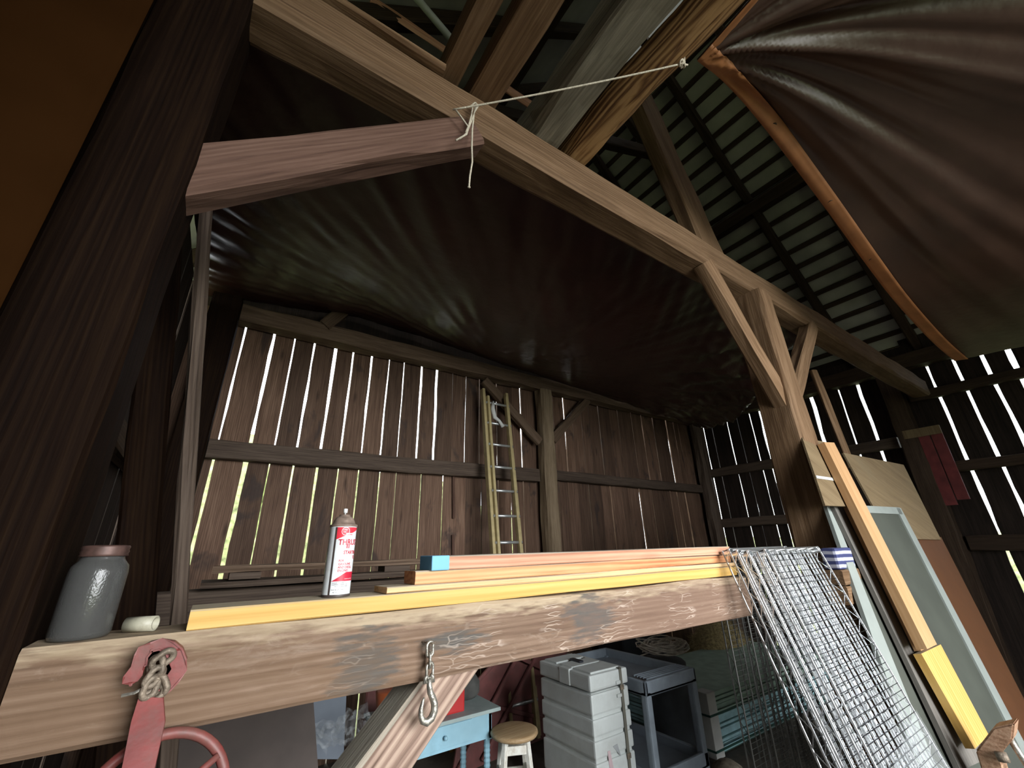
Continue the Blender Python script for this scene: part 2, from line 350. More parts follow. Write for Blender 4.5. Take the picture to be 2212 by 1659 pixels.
# ------------------------------------------------------------------ setting: plank walls
def plank_wall(root, gaps, z0, z1, fixed, axis, mat, th=.025, bottoms=None, seedk=0):
    """gaps: list of (centre, width at bottom, width at top) along the wall; each space between two gaps is one plank"""
    nz = max(4, int((z1-z0)/.22))
    for gi in range(len(gaps)-1):
        (c0, a0, b0), (c1, a1, b1) = gaps[gi], gaps[gi+1]
        if c1-c0 < .03: continue
        bm = bmesh.new(); rows = []
        dy = random.uniform(-.006, .006)
        for k in range(nz+1):
            t = k/nz; z = z0+(z1-z0)*t
            def w(c, a, b): 
                wd = a+(b-a)*t
                if wd <= 0: return -.004
                return max(.0015, wd*(.62+.5*noise.noise(Vector((c*7, z*1.9, seedk)))+.35*noise.noise(Vector((c*3, z*7, seedk)))))
            l = c0+w(c0, a0, b0); r = c1-w(c1+11, a1, b1)
            if axis == 'Y': rows.append([bm.verts.new(p) for p in ((l, fixed+dy, z), (r, fixed+dy, z), (r, fixed+th+dy, z), (l, fixed+th+dy, z))])
            else: rows.append([bm.verts.new(p) for p in ((fixed+dy, l, z), (fixed+dy, r, z), (fixed+th+dy, r, z), (fixed+th+dy, l, z))])
        for A, B in zip(rows, rows[1:]):
            for k in range(4): bm.faces.new((A[k], A[(k+1) % 4], B[(k+1) % 4], B[k]))
        bm.faces.new(rows[0]); bm.faces.new(rows[-1][::-1])
        c = (c0+c1)/2
        o = obj('plank', bm, mat, root, origin=((c, fixed, z0) if axis == 'Y' else (fixed, c, z0)))
YB = 5.0
wb = empty('wall_back', (4, YB, 0), kind='structure')
def gx(l): return [at(px, py, 'Y', YB).x for px, py in l]
up_l = gx([(487,890),(548,930),(602,920),(650,920),(699,930),(742,930),(783,960),(830,900),(862,940),(903,930),(940,900),(974,950),(1005,930),(1035,930),(1074,960),(1128,980)])
upw = [.014,.02,.010,.016,.022,.018,.017,.015,.012,.020,.026,.004,.010,.009,.010,.022]
up_r = gx([(1196,906),(1221,933),(1241,964),(1260,950),(1280,980),(1303,992),(1342,960),(1380,1023),(1389,933),(1417,960),(1435,970),(1458,1031),(1474,1031),(1484,1030)])
upwr = [.006,.016,.005,.006,.003,.010,.005,.006,.012,.012,.004,.022,.008,.008]
lo_l = gx([(460,1000),(530,1000),(583,1000),(636,1000),(688,1000),(732,1010),(776,1010),(822,1010),(857,1020),(911,1020),(958,1020),(1007,1020),(1040,1030),(1076,1060),(1105,1060),(1131,1060)])
low = [.016,.032,.008,.014,.018,.012,.008,.010,.008,.009,.012,.003,.004,.010,.012,.014]
lo_r = gx([(1211,1100),(1229,1100),(1252,1100),(1276,1100),(1323,1100),(1362,1100),(1385,1090),(1411,1090),(1430,1090),(1452,1090),(1466,1090),(1485,1095)])
lowr = [.006,.003,.004,.010,.010,.004,.020,.013,.008,.010,.016,.018]
def wallgaps(first, ls, ws, last):
    g = [(first, 0, 0)]
    for x, wd in sorted(zip(ls, ws)): g.append((x, wd*1.0+.002, wd*1.0+.002))
    # wide spaces are filled with further planks that butt tightly
    out = [g[0]]
    for a in g[1:]+[(last, 0, 0)]:
        while a[0]-out[-1][0] > .42: out.append((out[-1][0]+.28, 0, 0))
        out.append(a)
    return out
plank_wall(wb, wallgaps(-.62, up_l+up_r, upw+upwr, 8.35), 2.80, 4.34, YB, 'Y', W_PLANKZ, seedk=1)
plank_wall(wb, wallgaps(-.62, lo_l+lo_r, low+lowr, 8.35), -.1, 2.80, YB, 'Y', W_PLANKZ, seedk=2)
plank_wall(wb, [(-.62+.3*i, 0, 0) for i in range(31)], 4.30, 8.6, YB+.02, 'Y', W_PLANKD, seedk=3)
timber('girt', (-.5, 4.93, 2.775), (3.8, 4.93, 2.80), .13, .18, W_GIRT, parent=wb, jit=.008)
timber('girt', (4.05, 4.93, 2.83), (8.15, 4.93, 2.82), .13, .15, W_GIRT, parent=wb, jit=.006)
timber('girt', (-.5, 4.93, 1.2), (8.15, 4.93, 1.2), .13, .16, W_GIRT, parent=wb)
# pale splice pieces nailed on the planks
for px, y0, y1 in ((980, 1010, 1120), (979, 1155, 1200)):
    a, b2 = at(px, y0, 'Y', 4.97), at(px, y1, 'Y', 4.97)
    timber('batten', a, b2, .02, .035, W_LBRACE, parent=wb, jit=.001)

XR = 8.2
wr = empty('wall_right', (XR, 1.5, 0), kind='structure')
gy = [at(px, py, 'X', XR).y for px, py in [(1527,964),(1548,972),(1579,951),(1605,960),(1631,947),(1653,938),(1691,930),(1724,925),(1767,909),(1830,900),(1873,888),(1923,879),(2014,820),(2073,807),(2134,795),(2191,782)]]
gw = [.014,.008,.012,.004,.012,.05,.014,.004,.05,.016,.038,.04,.026,.026,.03,.036]
gy = gy+[gy[-1]-.22*i for i in range(1, 24)]; gw = gw+[random.choice((.02, .006, 0, .012)) for i in range(23)]
g = [(-4.7, 0, 0)]
for y, wd in sorted(zip(gy, [q*.9+.004 for q in gw])):
    if y < -4.6: continue
    while y-g[-1][0] > .42: g.append((g[-1][0]+.27, 0, 0))
    g.append((y, wd, wd))
g.append((5.02, 0, 0))
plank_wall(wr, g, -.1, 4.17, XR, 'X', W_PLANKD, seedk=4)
for z, h in ((3.12, .16), (2.16, .15), (1.2, .15)): timber('girt', (8.13, 1.75, z), (8.13, 4.95, z), .12, h, W_GIRT, side=(1, 0, 0), parent=wr)
for z, h in ((3.72, .13), (2.68, .13), (1.72, .18)): timber('girt', (8.13, -4.5, z), (8.13, 1.45, z), .12, h, W_RAFTER, side=(1, 0, 0), parent=wr)
for z, ya, yb in ((4.16, -4.6, 5.0), (4.36, -4.6, 5.0), (4.545, -4.6, 1.35), (4.545, 1.75, 5.0)):
    bm = bmesh.new(); box(bm, (XR-.01, ya, z), (XR+.02, yb, z+.185)); obj('plank', bm, W_PLANKD, wr)

XL = -.62
wl = empty('wall_left', (XL, 1.5, 0), kind='structure')
g = [(-4.7, 0, 0)]
while g[-1][0] < 1.6: g.append((g[-1][0]+.25, 0, 0))
for px, py, wd in ((262,1100,.09),(352,820,.006),(355,715,.012),(388,760,.01)):
    y = at(px, py, 'X', XL).y
    g.append((y, wd, wd))
g = sorted(g); g2 = [g[0]]
for a in g[1:]+[(5.02, 0, 0)]:
    while a[0]-g2[-1][0] > .42: g2.append((g2[-1][0]+.27, 0, 0))
    g2.append(a)
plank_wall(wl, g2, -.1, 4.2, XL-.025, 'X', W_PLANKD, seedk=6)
timber('girt', (XL+.06, 1.5, 2.42), (XL+.06, 4.95, 2.42), .1, .15, W_RAFTER, side=(1, 0, 0), parent=wl)
timber('girt', (XL+.06, -4.5, 1.2), (XL+.06, 4.95, 1.2), .1, .15, W_RAFTER, side=(1, 0, 0), parent=wl)

wf = empty('wall_front', (4, -4.6, 0), kind='structure')
for x0, x1, z0, z1 in ((-.64, -.1, -.1, 4.3), (3.9, 8.22, -.1, 4.3), (-.1, 3.9, 4.0, 4.3)):
    n = max(1, round((x1-x0)/.3)); s = (x1-x0)/n
    for i in range(n):
        bm = bmesh.new(); box(bm, (x0+i*s, -4.62, z0), (x0+(i+1)*s-.004, -4.59, z1)); obj('plank', bm, W_PLANKD, wf)
for i in range(29):
    x = -.64+i*.31; top = 4.3+min(x+.64, 8.3-x, 4.2); 
    if top > 4.4:
        bm = bmesh.new(); box(bm, (x, -4.64, 4.28), (x+.308, -4.61, top)); obj('plank', bm, W_PLANKD, wf)

# ------------------------------------------------------------------ setting: roof (ceiling)
RX, RZ, EZ = 3.8, 8.75, 4.35      # ridge, and eaves at x = -.6 and 8.2
rf = empty('ceiling', (RX, 0, EZ), kind='structure')
slope_r = Vector((8.35-RX, 0, EZ-RZ)).normalized(); slope_l = Vector((-.75-RX, 0, EZ-RZ)).normalized()
Ls = (Vector((8.35, 0, EZ))-Vector((RX, 0, RZ))).length
nr = Vector((-slope_r.z, 0, slope_r.x)); nl = Vector((slope_l.z, 0, -slope_l.x))
if nr.z < 0: nr = -nr
if nl.z < 0: nl = -nl
for s, nn in ((slope_r, nr), (slope_l, nl)):
    right = s.x > 0
    # sheets
    for i in range(12):
        y0 = -4.7+i*.83; a = Vector((RX, y0, RZ))+nn*.10
        bm = bmesh.new(); slab(bm, [a, a+Vector((0, .84, 0)), a+Vector((0, .84, 0))+s*(Ls+.25), a+s*(Ls+.25)], nn, .012)
        obj('roof_sheet', bm, ROOFM, rf)
    d = .18
    while d < Ls:
        a = Vector((RX, -4.6, RZ))+s*d+nn*.072
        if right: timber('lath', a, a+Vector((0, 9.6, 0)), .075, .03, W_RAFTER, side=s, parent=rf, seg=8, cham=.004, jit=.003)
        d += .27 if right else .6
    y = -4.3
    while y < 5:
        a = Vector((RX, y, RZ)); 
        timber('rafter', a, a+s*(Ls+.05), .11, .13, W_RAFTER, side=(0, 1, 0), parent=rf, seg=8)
        y += .78
# purlins and the wall plate under the rafters at the right-hand eave
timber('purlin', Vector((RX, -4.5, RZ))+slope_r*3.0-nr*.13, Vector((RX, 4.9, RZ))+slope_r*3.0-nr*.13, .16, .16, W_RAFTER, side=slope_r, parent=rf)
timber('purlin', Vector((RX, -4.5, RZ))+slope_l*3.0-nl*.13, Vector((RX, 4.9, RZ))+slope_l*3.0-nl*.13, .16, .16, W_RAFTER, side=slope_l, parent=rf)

# ------------------------------------------------------------------ timber frame
def T(name, label, cat, *a, group=None, **k):
    return tag(timber(name, *a, **k), label, cat, group)
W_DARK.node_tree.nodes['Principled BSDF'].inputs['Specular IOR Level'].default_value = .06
T('wall_plate', 'long brown squared plate beam along the top of the slatted back wall', 'beam', (-.24, 4.86, 4.25), (8.0, 4.86, 4.25), .18, .2, W_PLATE, jit=.01)
T('eave_plate', 'dark plate beam along the top of the right-hand wall', 'beam', (8.08, -4.5, 4.25), (8.08, 4.75, 4.25), .2, .22, W_RAFTER, side=(1, 0, 0), jit=.01)
T('wall_post', 'pale rough centre post against the back wall right of the ladder', 'post', (3.93, 4.84, 0), (3.93, 4.84, 4.15), .2, .22, W_PALEPOST, side=(0, 1, 0), jit=.010, cham=.03)
T('corner_post', 'rough grey corner post where back and right walls meet', 'post', (8.02, 4.83, 0), (8.02, 4.83, 4.15), .22, .22, W_GIRT, side=(0, 1, 0), jit=.014, cham=.05)
T('side_wall_post', 'dark post against the right wall left of the red shutter', 'post', (8.05, 1.6, 0), (8.05, 1.6, 4.15), .22, .22, W_RAFTER, side=(1, 0, 0), jit=.01)
def pb(px, py): return at(px, py, 'Y', 4.84)
T('knee_brace', 'brown knee brace from plate down to centre post, left side behind ladder', 'brace', pb(1045, 822), pb(1165, 955), .09, .13, W_PLATE, jit=.006)
T('knee_brace', 'brown knee brace from plate to centre post, right side', 'brace', pb(1268, 865), pb(1192, 950), .09, .14, W_PLATE, jit=.008)
T('roof_strut', 'dim slanting strut rising from the left part of the back plate', 'brace', at(700, 705, 'Y', 4.8), at(785, 640, 'Y', 4.8), .1, .14, W_PLATE)

# upper tie beam over the bay
T('upper_tie_beam', 'long brown squared overhead beam running diagonally across the top', 'beam', (-.45, 1.285, 3.765), (7.9, 1.285, 3.765), .19, .23, W_UP, jit=.006, cham=.022, seg=60)
T('beam_plank', 'thin brown plank lying on top edge of the overhead beam', 'plank', (-.3, 1.22, 3.905), (.48, 1.22, 3.905), .10, .035, W_UP, jit=.004)
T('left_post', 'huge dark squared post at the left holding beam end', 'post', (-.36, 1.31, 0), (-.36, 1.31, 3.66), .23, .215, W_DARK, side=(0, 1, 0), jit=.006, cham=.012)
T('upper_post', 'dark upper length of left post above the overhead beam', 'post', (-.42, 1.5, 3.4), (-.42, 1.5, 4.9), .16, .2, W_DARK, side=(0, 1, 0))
T('right_post', 'brown squared post carrying overhead beam behind the leaning boards', 'post', (3.27, 1.27, 0), (3.27, 1.27, 3.655), .23, .24, W_UP, side=(0, 1, 0), jit=.008, cham=.015)
T('upper_knee_brace', 'reddish brown knee brace from dark left post up to overhead beam, cord tied on it', 'brace', (-.33, 1.285, 2.785), (.66, 1.252, 3.655), .11, .15, W_LBRACE, jit=.005)
T('upper_knee_brace', 'tan knee brace from right post up left to the overhead beam', 'brace', (3.24, 1.235, 2.68), (2.55, 1.235, 3.68), .10, .135, W_UP, jit=.005)
T('upper_knee_brace', 'dim knee brace from right post up right to the overhead beam', 'brace', (3.30, 1.235, 2.70), (4.25, 1.235, 3.67), .10, .13, W_UP, jit=.006)
T('round_top_board', 'tan board with rounded top standing just right of the right post', 'board', at(1840, 1010, 'Y', 1.5), at(1757, 800, 'Y', 1.5), .12, .04, W_UP, side=(1, 0, 0), cham=.015)
T('left_lean_pole', 'narrow grey-brown board leaning upright beside the dark left post', 'board', (.195, 2.0, 0), (-.355, 2.0, 3.5), .05, .05, W_GIRT, side=(0, 1, 0))
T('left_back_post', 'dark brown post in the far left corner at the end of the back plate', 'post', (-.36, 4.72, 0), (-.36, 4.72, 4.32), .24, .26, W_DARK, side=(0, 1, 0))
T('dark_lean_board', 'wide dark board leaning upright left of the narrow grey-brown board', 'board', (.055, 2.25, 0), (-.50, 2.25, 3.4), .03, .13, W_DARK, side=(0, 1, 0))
T('left_back_brace', 'dark brace high in the left corner under the roof', 'brace', (-.34, 1.55, 3.05), (-.52, 1.45, 4.2), .12, .14, W_LBRACE)

# roof struts, poles and joists above the beam
def J(px0, py0, px1, z=3.98): 
    a = at(px0, py0, 'Z', z); return a
T('loft_pole', 'thick grey weathered squared pole across the overhead beam', 'pole', (1.10, 1.42, 3.99), (1.12, -3.2, 4.03), .22, .20, W_GREYLOG, side=(1, 0, 0), jit=.014, cham=.03, seg=40)
T('loft_pole', 'round split brown pole with knot beside the grey pole', 'pole', (1.33, 1.36, 3.975), (1.36, -3.2, 4.0), .19, .18, W_BARK, side=(1, 0, 0), jit=.014, seg=46, round_=True)
T('loft_pole', 'slim brown pole left of three, over the beam near top centre', 'pole', (.52, 1.6, 3.97), (.54, -3.2, 4.0), .11, .11, W_UP, side=(1, 0, 0), jit=.006)
T('loft_pole', 'thick brown pole second from left, over the beam near top centre', 'pole', (.70, 1.6, 3.97), (.73, -3.2, 4.0), .15, .14, W_UP, side=(1, 0, 0), jit=.008)
T('roof_post_brace', 'wide brown slanting strut rising from the overhead beam to the roof', 'brace', (2.98, 1.36, 3.84), (2.30, 1.36, 5.7), .12, .30, W_UP, jit=.006)
T('loft_board', 'orange-brown board piece above the beam at top left', 'board', at(800, 0, 'Y', 1.9), at(985, 125, 'Y', 1.9), .03, .07, W_FIRD, jit=.006)
T('loft_board', 'orange-brown board piece above beam right of the slim poles', 'board', at(1065, 170, 'Y', 1.8), at(1180, 250, 'Y', 1.8), .03, .08, W_FIRD, jit=.006)
T('loft_rail', 'dark roof collar beam high behind the poles', 'beam', at(700, 150, 'Y', 2.6), at(1400, 330, 'Y', 2.6), .12, .16, W_RAFTER)
bm = bmesh.new(); pts = [at(px, py, 'Y', 1.55) for px, py in ((870, -40), (975, 85))]; tube(bm, pts, .022, 10)
tag(obj('metal_pipe', bm, flatm('dull_grey_pipe', (.35, .37, .33), .45), smooth=True), 'short grey metal pipe above the overhead beam near the top', 'pipe')
# rolled plastic lying along the back of the beam
bm = bmesh.new(); pts = []
for i in range(50):
    t = i/49; pts.append(Vector((1.0+3.1*t, 1.47+.015*math.sin(9*t), 3.915+.012*math.sin(23*t))))
tube(bm, pts, [.045+.012*noise.noise(Vector((i*.35, 1, 2))) for i in range(50)], 10)
tag(obj('rolled_plastic', bm, flatm('grey_rolled_plastic', (.36, .38, .36), .45, bump=.5, bscale=30), smooth=True), 'long grey rolled plastic sheet lying behind the overhead beam', 'plastic roll')

# ------------------------------------------------------------------ tarps
def grid(bm, fn, nu, nv):
    vs = [[bm.verts.new(fn(i/nu, j/nv)) for j in range(nv+1)] for i in range(nu+1)]
    for i in range(nu):
        for j in range(nv): bm.faces.new((vs[i][j], vs[i+1][j], vs[i+1][j+1], vs[i][j+1]))
    return vs
def lerp(a, b, t): return a+(b-a)*t
# tarp spread over the bay: from behind the overhead beam to the back wall plate
def bay(u, v):
    A = Vector((-.58, 1.42, 3.86)).lerp(Vector((4.6, 1.42, 3.80)), u)
    if v < 0: v = 0
    e = [Vector((-.58, 4.86, 4.40)), Vector((1.0, 4.84, 4.60)), Vector((3.0, 4.74, 4.40)), Vector((5.4, 4.70, 4.22)), Vector((7.9, 4.62, 4.02))]
    k = min(3.999, u*4); i = int(k); B = e[i].lerp(e[i+1], k-i)
    p = A.lerp(B, v)
    p.z -= .20*math.sin(math.pi*v)*math.sin(math.pi*min(1, u*1.1))**.8
    # long tension wrinkles running to the back wall
    F = Vector((3.0, 4.8)); d = Vector((p.x, p.y))-F; ang = math.atan2(d.y, d.x); rr = d.length
    p.z += .020*noise.noise(Vector((ang*26, rr*.5, 3)))*min(1, rr*.7)+.02*noise.noise(Vector((p.x*1.5-p.y*1.5, (p.x+p.y)*.35, 8)))
    p.z += .012*noise.noise(Vector(((p.x-p.y*.9)*9, (p.x+p.y)*.8, 2)))
    # crumpled gather at the right end
    g = max(0, (u-.72)/.28); p.z += g*(.10*noise.noise(Vector((p.x*3.5, p.y*3.5, 1)))+.05*noise.noise(Vector((p.x*9, p.y*9, 4)))) - .30*g*g*math.sin(math.pi*v)
    return p
bm = bmesh.new(); grid(bm, bay, 150, 100)
o = obj('bay_tarp', bm, TARPD, smooth=True); tag(o, 'dark brown tarpaulin stretched overhead from beam to the slatted back wall', 'tarp')
md = o.modifiers.new('thickness', 'SOLIDIFY'); md.thickness = .002
# grommeted tarp at upper right
hem = [(1.60, .56, 4.13), (1.95, .57, 4.22), (2.40, .58, 4.18), (3.03, .58, 3.915), (3.53, .58, 3.66), (4.04, .585, 3.49), (4.75, .58, 3.36), (5.3, .56, 3.3)]
hem = [Vector(p) for p in hem]
def hemp(u):
    k = min(len(hem)-1.001, max(0, u*(len(hem)-1))); i = int(k); f = k-i
    p0, p1, p2, p3 = hem[max(i-1, 0)], hem[i], hem[i+1], hem[min(i+2, len(hem)-1)]
    return .5*((2*p1)+(p2-p0)*f+(2*p0-5*p1+4*p2-p3)*f*f+(3*p1-p0-3*p2+p3)*f**3)
P0 = hem[0]
def tarp2(u, v):
    a = hemp(u); b = a+Vector((0, -3.4, .10)); 
    p = a.lerp(b, v)
    q = p-P0; rr = math.hypot(q.x, q.y); ang = math.atan2(-q.y, q.x)      # 0 along the far hem .. 90 deg along the near hem
    amp = .075*min(1, rr/.5)*math.exp(-max(0, rr-.5)*.45)
    p.z += amp*(math.sin(ang*17+.6)*.45+.30*math.sqrt(math.sin(ang*13+1.0)**2+.12)+.7*noise.noise(Vector((ang*12, rr*.35, 7)))+.4*noise.noise(Vector((ang*24, rr*.45, 2))))
    p.z -= .12*math.sin(math.pi*min(1, v*1.3))*min(1, u*2)
    return p
bm = bmesh.new(); vs = grid(bm, tarp2, 220, 200)
o = obj('corner_tarp', bm, TARP, smooth=True); root = o
tag(o, 'brown tarpaulin with orange grommeted hem hung overhead at upper right', 'tarp')
md = o.modifiers.new('thickness', 'SOLIDIFY'); md.thickness = .002
hw = .085
def hem_patch(fn, nu, nv):
    bm = bmesh.new(); grid(bm, lambda a, b: fn(a, b)+Vector((0, 0, -.013)), nu, nv); return bm
h1 = obj('hem', hem_patch(lambda a, b: tarp2(a, b*hw/3.4), 160, 5), HEM, root, smooth=True)
h2 = obj('hem', hem_patch(lambda a, b: tarp2(b*.020, a), 160, 5), HEM, root, smooth=True)
for h in (h1, h2): md = h.modifiers.new('t', 'SOLIDIFY'); md.thickness = .002
for gxp in (2.40, 3.03, 3.53, 4.04):
    best = min((i/400 for i in range(401)), key=lambda t: abs(hemp(t).x-gxp)); p = tarp2(best, .5*hw/3.4)+Vector((0, 0, -.006))
    bm = bmesh.new(); lathe(bm, p, [(.006, 0), (.006, -.003), (.016, -.004), (.017, 0)], n=14, cap=True)
    obj('grommet', bm, flatm('dark_brass_grommet', (.05, .035, .02), .4), root)
# rust brown tarp hanging left of the dark post
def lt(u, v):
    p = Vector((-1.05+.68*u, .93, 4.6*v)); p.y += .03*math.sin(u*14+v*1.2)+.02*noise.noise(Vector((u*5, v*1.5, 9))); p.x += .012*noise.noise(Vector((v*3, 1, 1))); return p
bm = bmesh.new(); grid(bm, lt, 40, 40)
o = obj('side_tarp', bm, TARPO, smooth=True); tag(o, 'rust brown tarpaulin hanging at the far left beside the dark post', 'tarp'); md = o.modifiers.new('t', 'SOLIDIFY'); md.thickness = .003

# ------------------------------------------------------------------ near tie beam, lower brace and the boards on it
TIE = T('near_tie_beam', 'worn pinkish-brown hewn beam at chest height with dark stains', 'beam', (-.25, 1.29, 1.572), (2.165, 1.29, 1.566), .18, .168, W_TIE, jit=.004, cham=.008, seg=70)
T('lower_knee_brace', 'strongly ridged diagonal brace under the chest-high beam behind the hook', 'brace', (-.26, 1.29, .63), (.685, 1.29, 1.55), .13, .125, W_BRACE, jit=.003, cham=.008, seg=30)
st = empty('stub_block', (3.1, 1.14, 1.47), 'two stacked wood blocks fixed to right post behind the wire shelves', 'wood block')
timber('block', (2.88, 1.10, 1.52), (3.40, 1.10, 1.52), .10, .09, W_UP, parent=st, cham=.006, jit=.002)
timber('block', (2.88, 1.10, 1.608), (3.385, 1.10, 1.608), .10, .075, W_UP, parent=st, cham=.006, jit=.002)
bm = bmesh.new(); box(bm, (2.9, 1.06, 1.647), (3.13, 1.14, 1.76), .015)
o = obj('striped_cloth', bm, None)
m, nt, b = newmat('blue_white_striped_cloth'); tc = N(nt, 'ShaderNodeTexCoord'); wv = N(nt, 'ShaderNodeTexWave', bands_direction='Z'); wv.inputs['Scale'].default_value = 9; wv.inputs['Distortion'].default_value = 1
nt.links.new(tc.outputs['Object'], wv.inputs['Vector']); rr_ = ramp(nt, [(.4, (.05, .06, .16)), (.6, (.45, .46, .55))], wv.outputs[1]); nt.links.new(rr_.outputs[0], b.inputs['Base Color'])
o.data.materials.append(m); tag(o, 'folded blue and white striped cloth on the wood blocks', 'cloth')

def board(name, label, x0, x1, y0, y1, z0, z1, mat, rot=0, parent=None, cat='board'):
    c = Vector(((x0+x1)/2, (y0+y1)/2, (z0+z1)/2)); L = (x1-x0)/2; dx = Vector((math.cos(rot), math.sin(rot), 0))
    o = timber(name, c-dx*L, c+dx*L, y1-y0, z1-z0, mat, cham=.003, jit=.0008, seg=24)
    return tag(o, label, cat)
zb = 1.656
board('pine_board', 'long bright yellow pine board lying on the chest-high beam', -.015, 2.12, 1.212, 1.33, zb, zb+.040, W_PINE)
board('plywood_strip', 'thin plywood strip between the yellow pine board and the studs', .405, 2.12, 1.203, 1.315, zb+.041, zb+.057, W_PLY)
board('lumber_stud', 'orange fir stud under the blue-ended stud', .49, 2.11, 1.222, 1.31, zb+.058, zb+.092, W_FIR)
s2 = board('lumber_stud', 'reddish stud with blue painted end, topmost of the pile', .535, 2.10, 1.212, 1.30, zb+.093, zb+.130, W_FIRD)
bm = bmesh.new(); box(bm, (-.0015, -.0455, -.0200), (.055, .0455, .0200), .003)
me = bpy.data.meshes.new('blue_end'); bm.to_mesh(me); bm.free(); o = bpy.data.objects.new('painted_end', me); COL.objects.link(o); o.parent = s2; me.materials.append(flatm('sky_blue_end_paint', (.16, .42, .66), .6)); tag(o, 'blue painted end')

# dark loft planks further back
T('loft_edge_beam', 'dark beam behind the spray can at the same height as the board pile', 'beam', (-.3, 3.0, 1.56), (3.9, 3.0, 1.56), .14, .16, W_GIRT)
T('loft_plank', 'dark loose plank lower of two on beam behind the can', 'plank', (-.02, 2.96, 1.665), (3.8, 2.98, 1.665), .22, .03, W_GIRT, cham=.003)
T('loft_plank', 'dark loose plank upper of two on beam behind the can', 'plank', (.02, 3.05, 1.735), (3.7, 3.02, 1.735), .18, .035, W_PLATE, cham=.003)
T('plank_spacer', 'short dark spacer block between the two loose planks', 'block', (.95, 2.97, 1.70), (1.12, 2.97, 1.70), .14, .034, W_GIRT, cham=.002, jit=.001)
T('plank_spacer', 'short dark spacer block under left end of upper plank', 'block', (.10, 2.97, 1.70), (.25, 2.97, 1.70), .14, .034, W_GIRT, cham=.002, jit=.001)

# ------------------------------------------------------------------ spray can
CC = Vector((.290, 1.268, zb+.041)); CR = .0345
ct = empty('spray_can', CC, 'red and white starting fluid spray can standing on yellow board', 'spray can')
WHITE = plain('white_can_enamel', (.80, .84, .86), .35, var=.04, dirt=(.35, .28, .2), dirtamt=.25, dscale=30)
bm = bmesh.new(); lathe(bm, CC, [(CR*.93, 0), (CR*1.02, .001), (CR*1.02, .004), (CR, .006), (CR, .170), (CR*1.03, .172)], 48); obj('can_body', bm, WHITE, ct, smooth=True)
CANRUST = plain('rust_stained_can_top', (.27, .20, .16), .5, metal=.2, var=.3, vscale=60)
bm = bmesh.new(); lathe(bm, CC, [(CR*1.03, .1715), (CR*1.06, .174), (CR*1.03, .177), (CR*.86, .179), (CR*.80, .186), (CR*.72, .192), (CR*.60, .197), (CR*.42, .200), (CR*.40, .204), (CR*.34, .204)], 48); obj('dome', bm, CANRUST, ct, smooth=True)
bm = bmesh.new(); lathe(bm, CC, [(.0022, .2035), (.0022, .209), (.0055, .209), (.0055, .219), (.0045, .2205)], 20); obj('nozzle', bm, flatm('white_plastic_nozzle', (.85, .87, .86), .4), ct, smooth=True)
RIMD = flatm('dark_can_seam', (.06, .045, .04), .5)
bm = bmesh.new(); lathe(bm, CC, [(CR*1.025, -.0002), (CR*1.035, .001), (CR*1.035, .0045), (CR*1.02, .0055)], 48, cap=False); obj('bottom_rim', bm, RIMD, ct, smooth=True)
view = math.atan2(-CC.y, -CC.x)        # direction from the can to the viewer
def wrap(s, v, lift=.0003):
    """s: arc length in mm to the right of the side facing us, v: height in mm"""
    a = view + (s/1000)/CR
    return CC+Vector((math.cos(a)*(CR+lift), math.sin(a)*(CR+lift), v/1000))
def patch(name, s0, s1, lo, hi, mat, n=24, lift=.0003):
    bm = bmesh.new(); rows = []
    for i in range(n+1):
        s = s0+(s1-s0)*i/n; rows.append((bm.verts.new(wrap(s, lo(s), lift)), bm.verts.new(wrap(s, hi(s), lift))))
    for A, B in zip(rows, rows[1:]): bm.faces.new((A[0], B[0], B[1], A[1]))
    return obj(name, bm, mat, ct)
def deg(d): return R(d)*CR*1000
RED = flatm('red_label_print', (.72, .035, .06), .45); REDD = flatm('crimson_label_print', (.55, .02, .05), .45); WP = flatm('white_label_print', (.85, .88, .9), .45); TXD = flatm('dark_label_print', (.12, .08, .08), .5)
patch('seam', deg(-34), deg(-25), lambda s: 5, lambda s: 170, RIMD, 3)
patch('label_band', deg(-25), deg(100), lambda s: 139+max(0, (s+14)*.40), lambda s: 169.5, RED)
patch('label_swoosh', deg(-25), deg(95), lambda s: 36.5, lambda s: 37+max(0, (s+14)*.62) if s < 20 else 58, REDD)
def text(name, s, size, s0, v0, mat, xs=1.0, lift=.0006, shear=0, bold=.0):
    cu = bpy.data.curves.new('t', 'FONT'); cu.body = s; cu.size = size; cu.resolution_u = 3; cu.offset = bold; cu.shear = shear
    t = bpy.data.objects.new('t', cu); COL.objects.link(t); bpy.context.view_layer.update()
    dg = bpy.context.evaluated_depsgraph_get(); me = t.evaluated_get(dg).to_mesh()
    bm = bmesh.new(); bm.from_mesh(me); t.evaluated_get(dg).to_mesh_clear(); bpy.data.objects.remove(t)
    bmesh.ops.triangulate(bm, faces=bm.faces)
    for _ in range(2):
        es = [e for e in bm.edges if e.calc_length() > size*.35]
        if es: bmesh.ops.subdivide_edges(bm, edges=es, cuts=1); bmesh.ops.triangulate(bm, faces=bm.faces)
    for v in bm.verts: v.co = wrap(s0+v.co.x*xs, v0+v.co.y, lift)
    return obj(name, bm, mat, ct)
text('label_text', 'THRUST', 20, deg(-14), 125, REDD, .85, bold=.45)
patch('label_mark', deg(22), deg(27), lambda s: 116, lambda s: 126, REDD, 2, .0006)
patch('label_mark', deg(31), deg(35), lambda s: 116, lambda s: 126, REDD, 2, .0006)
text('label_text', 'STARTING', 12, deg(12), 102, REDD, .85, bold=.3)
text('label_text', 'FLUID', 12, deg(62), 90, REDD, .85, bold=.3)
for k, (s, v) in enumerate((('FOR', 83), ('GASOLINE', 75), ('AND DIESEL', 67), ('ENGINES', 59))): text('label_text', s, 8.2, deg(-4), v, REDD, .85, bold=.12)
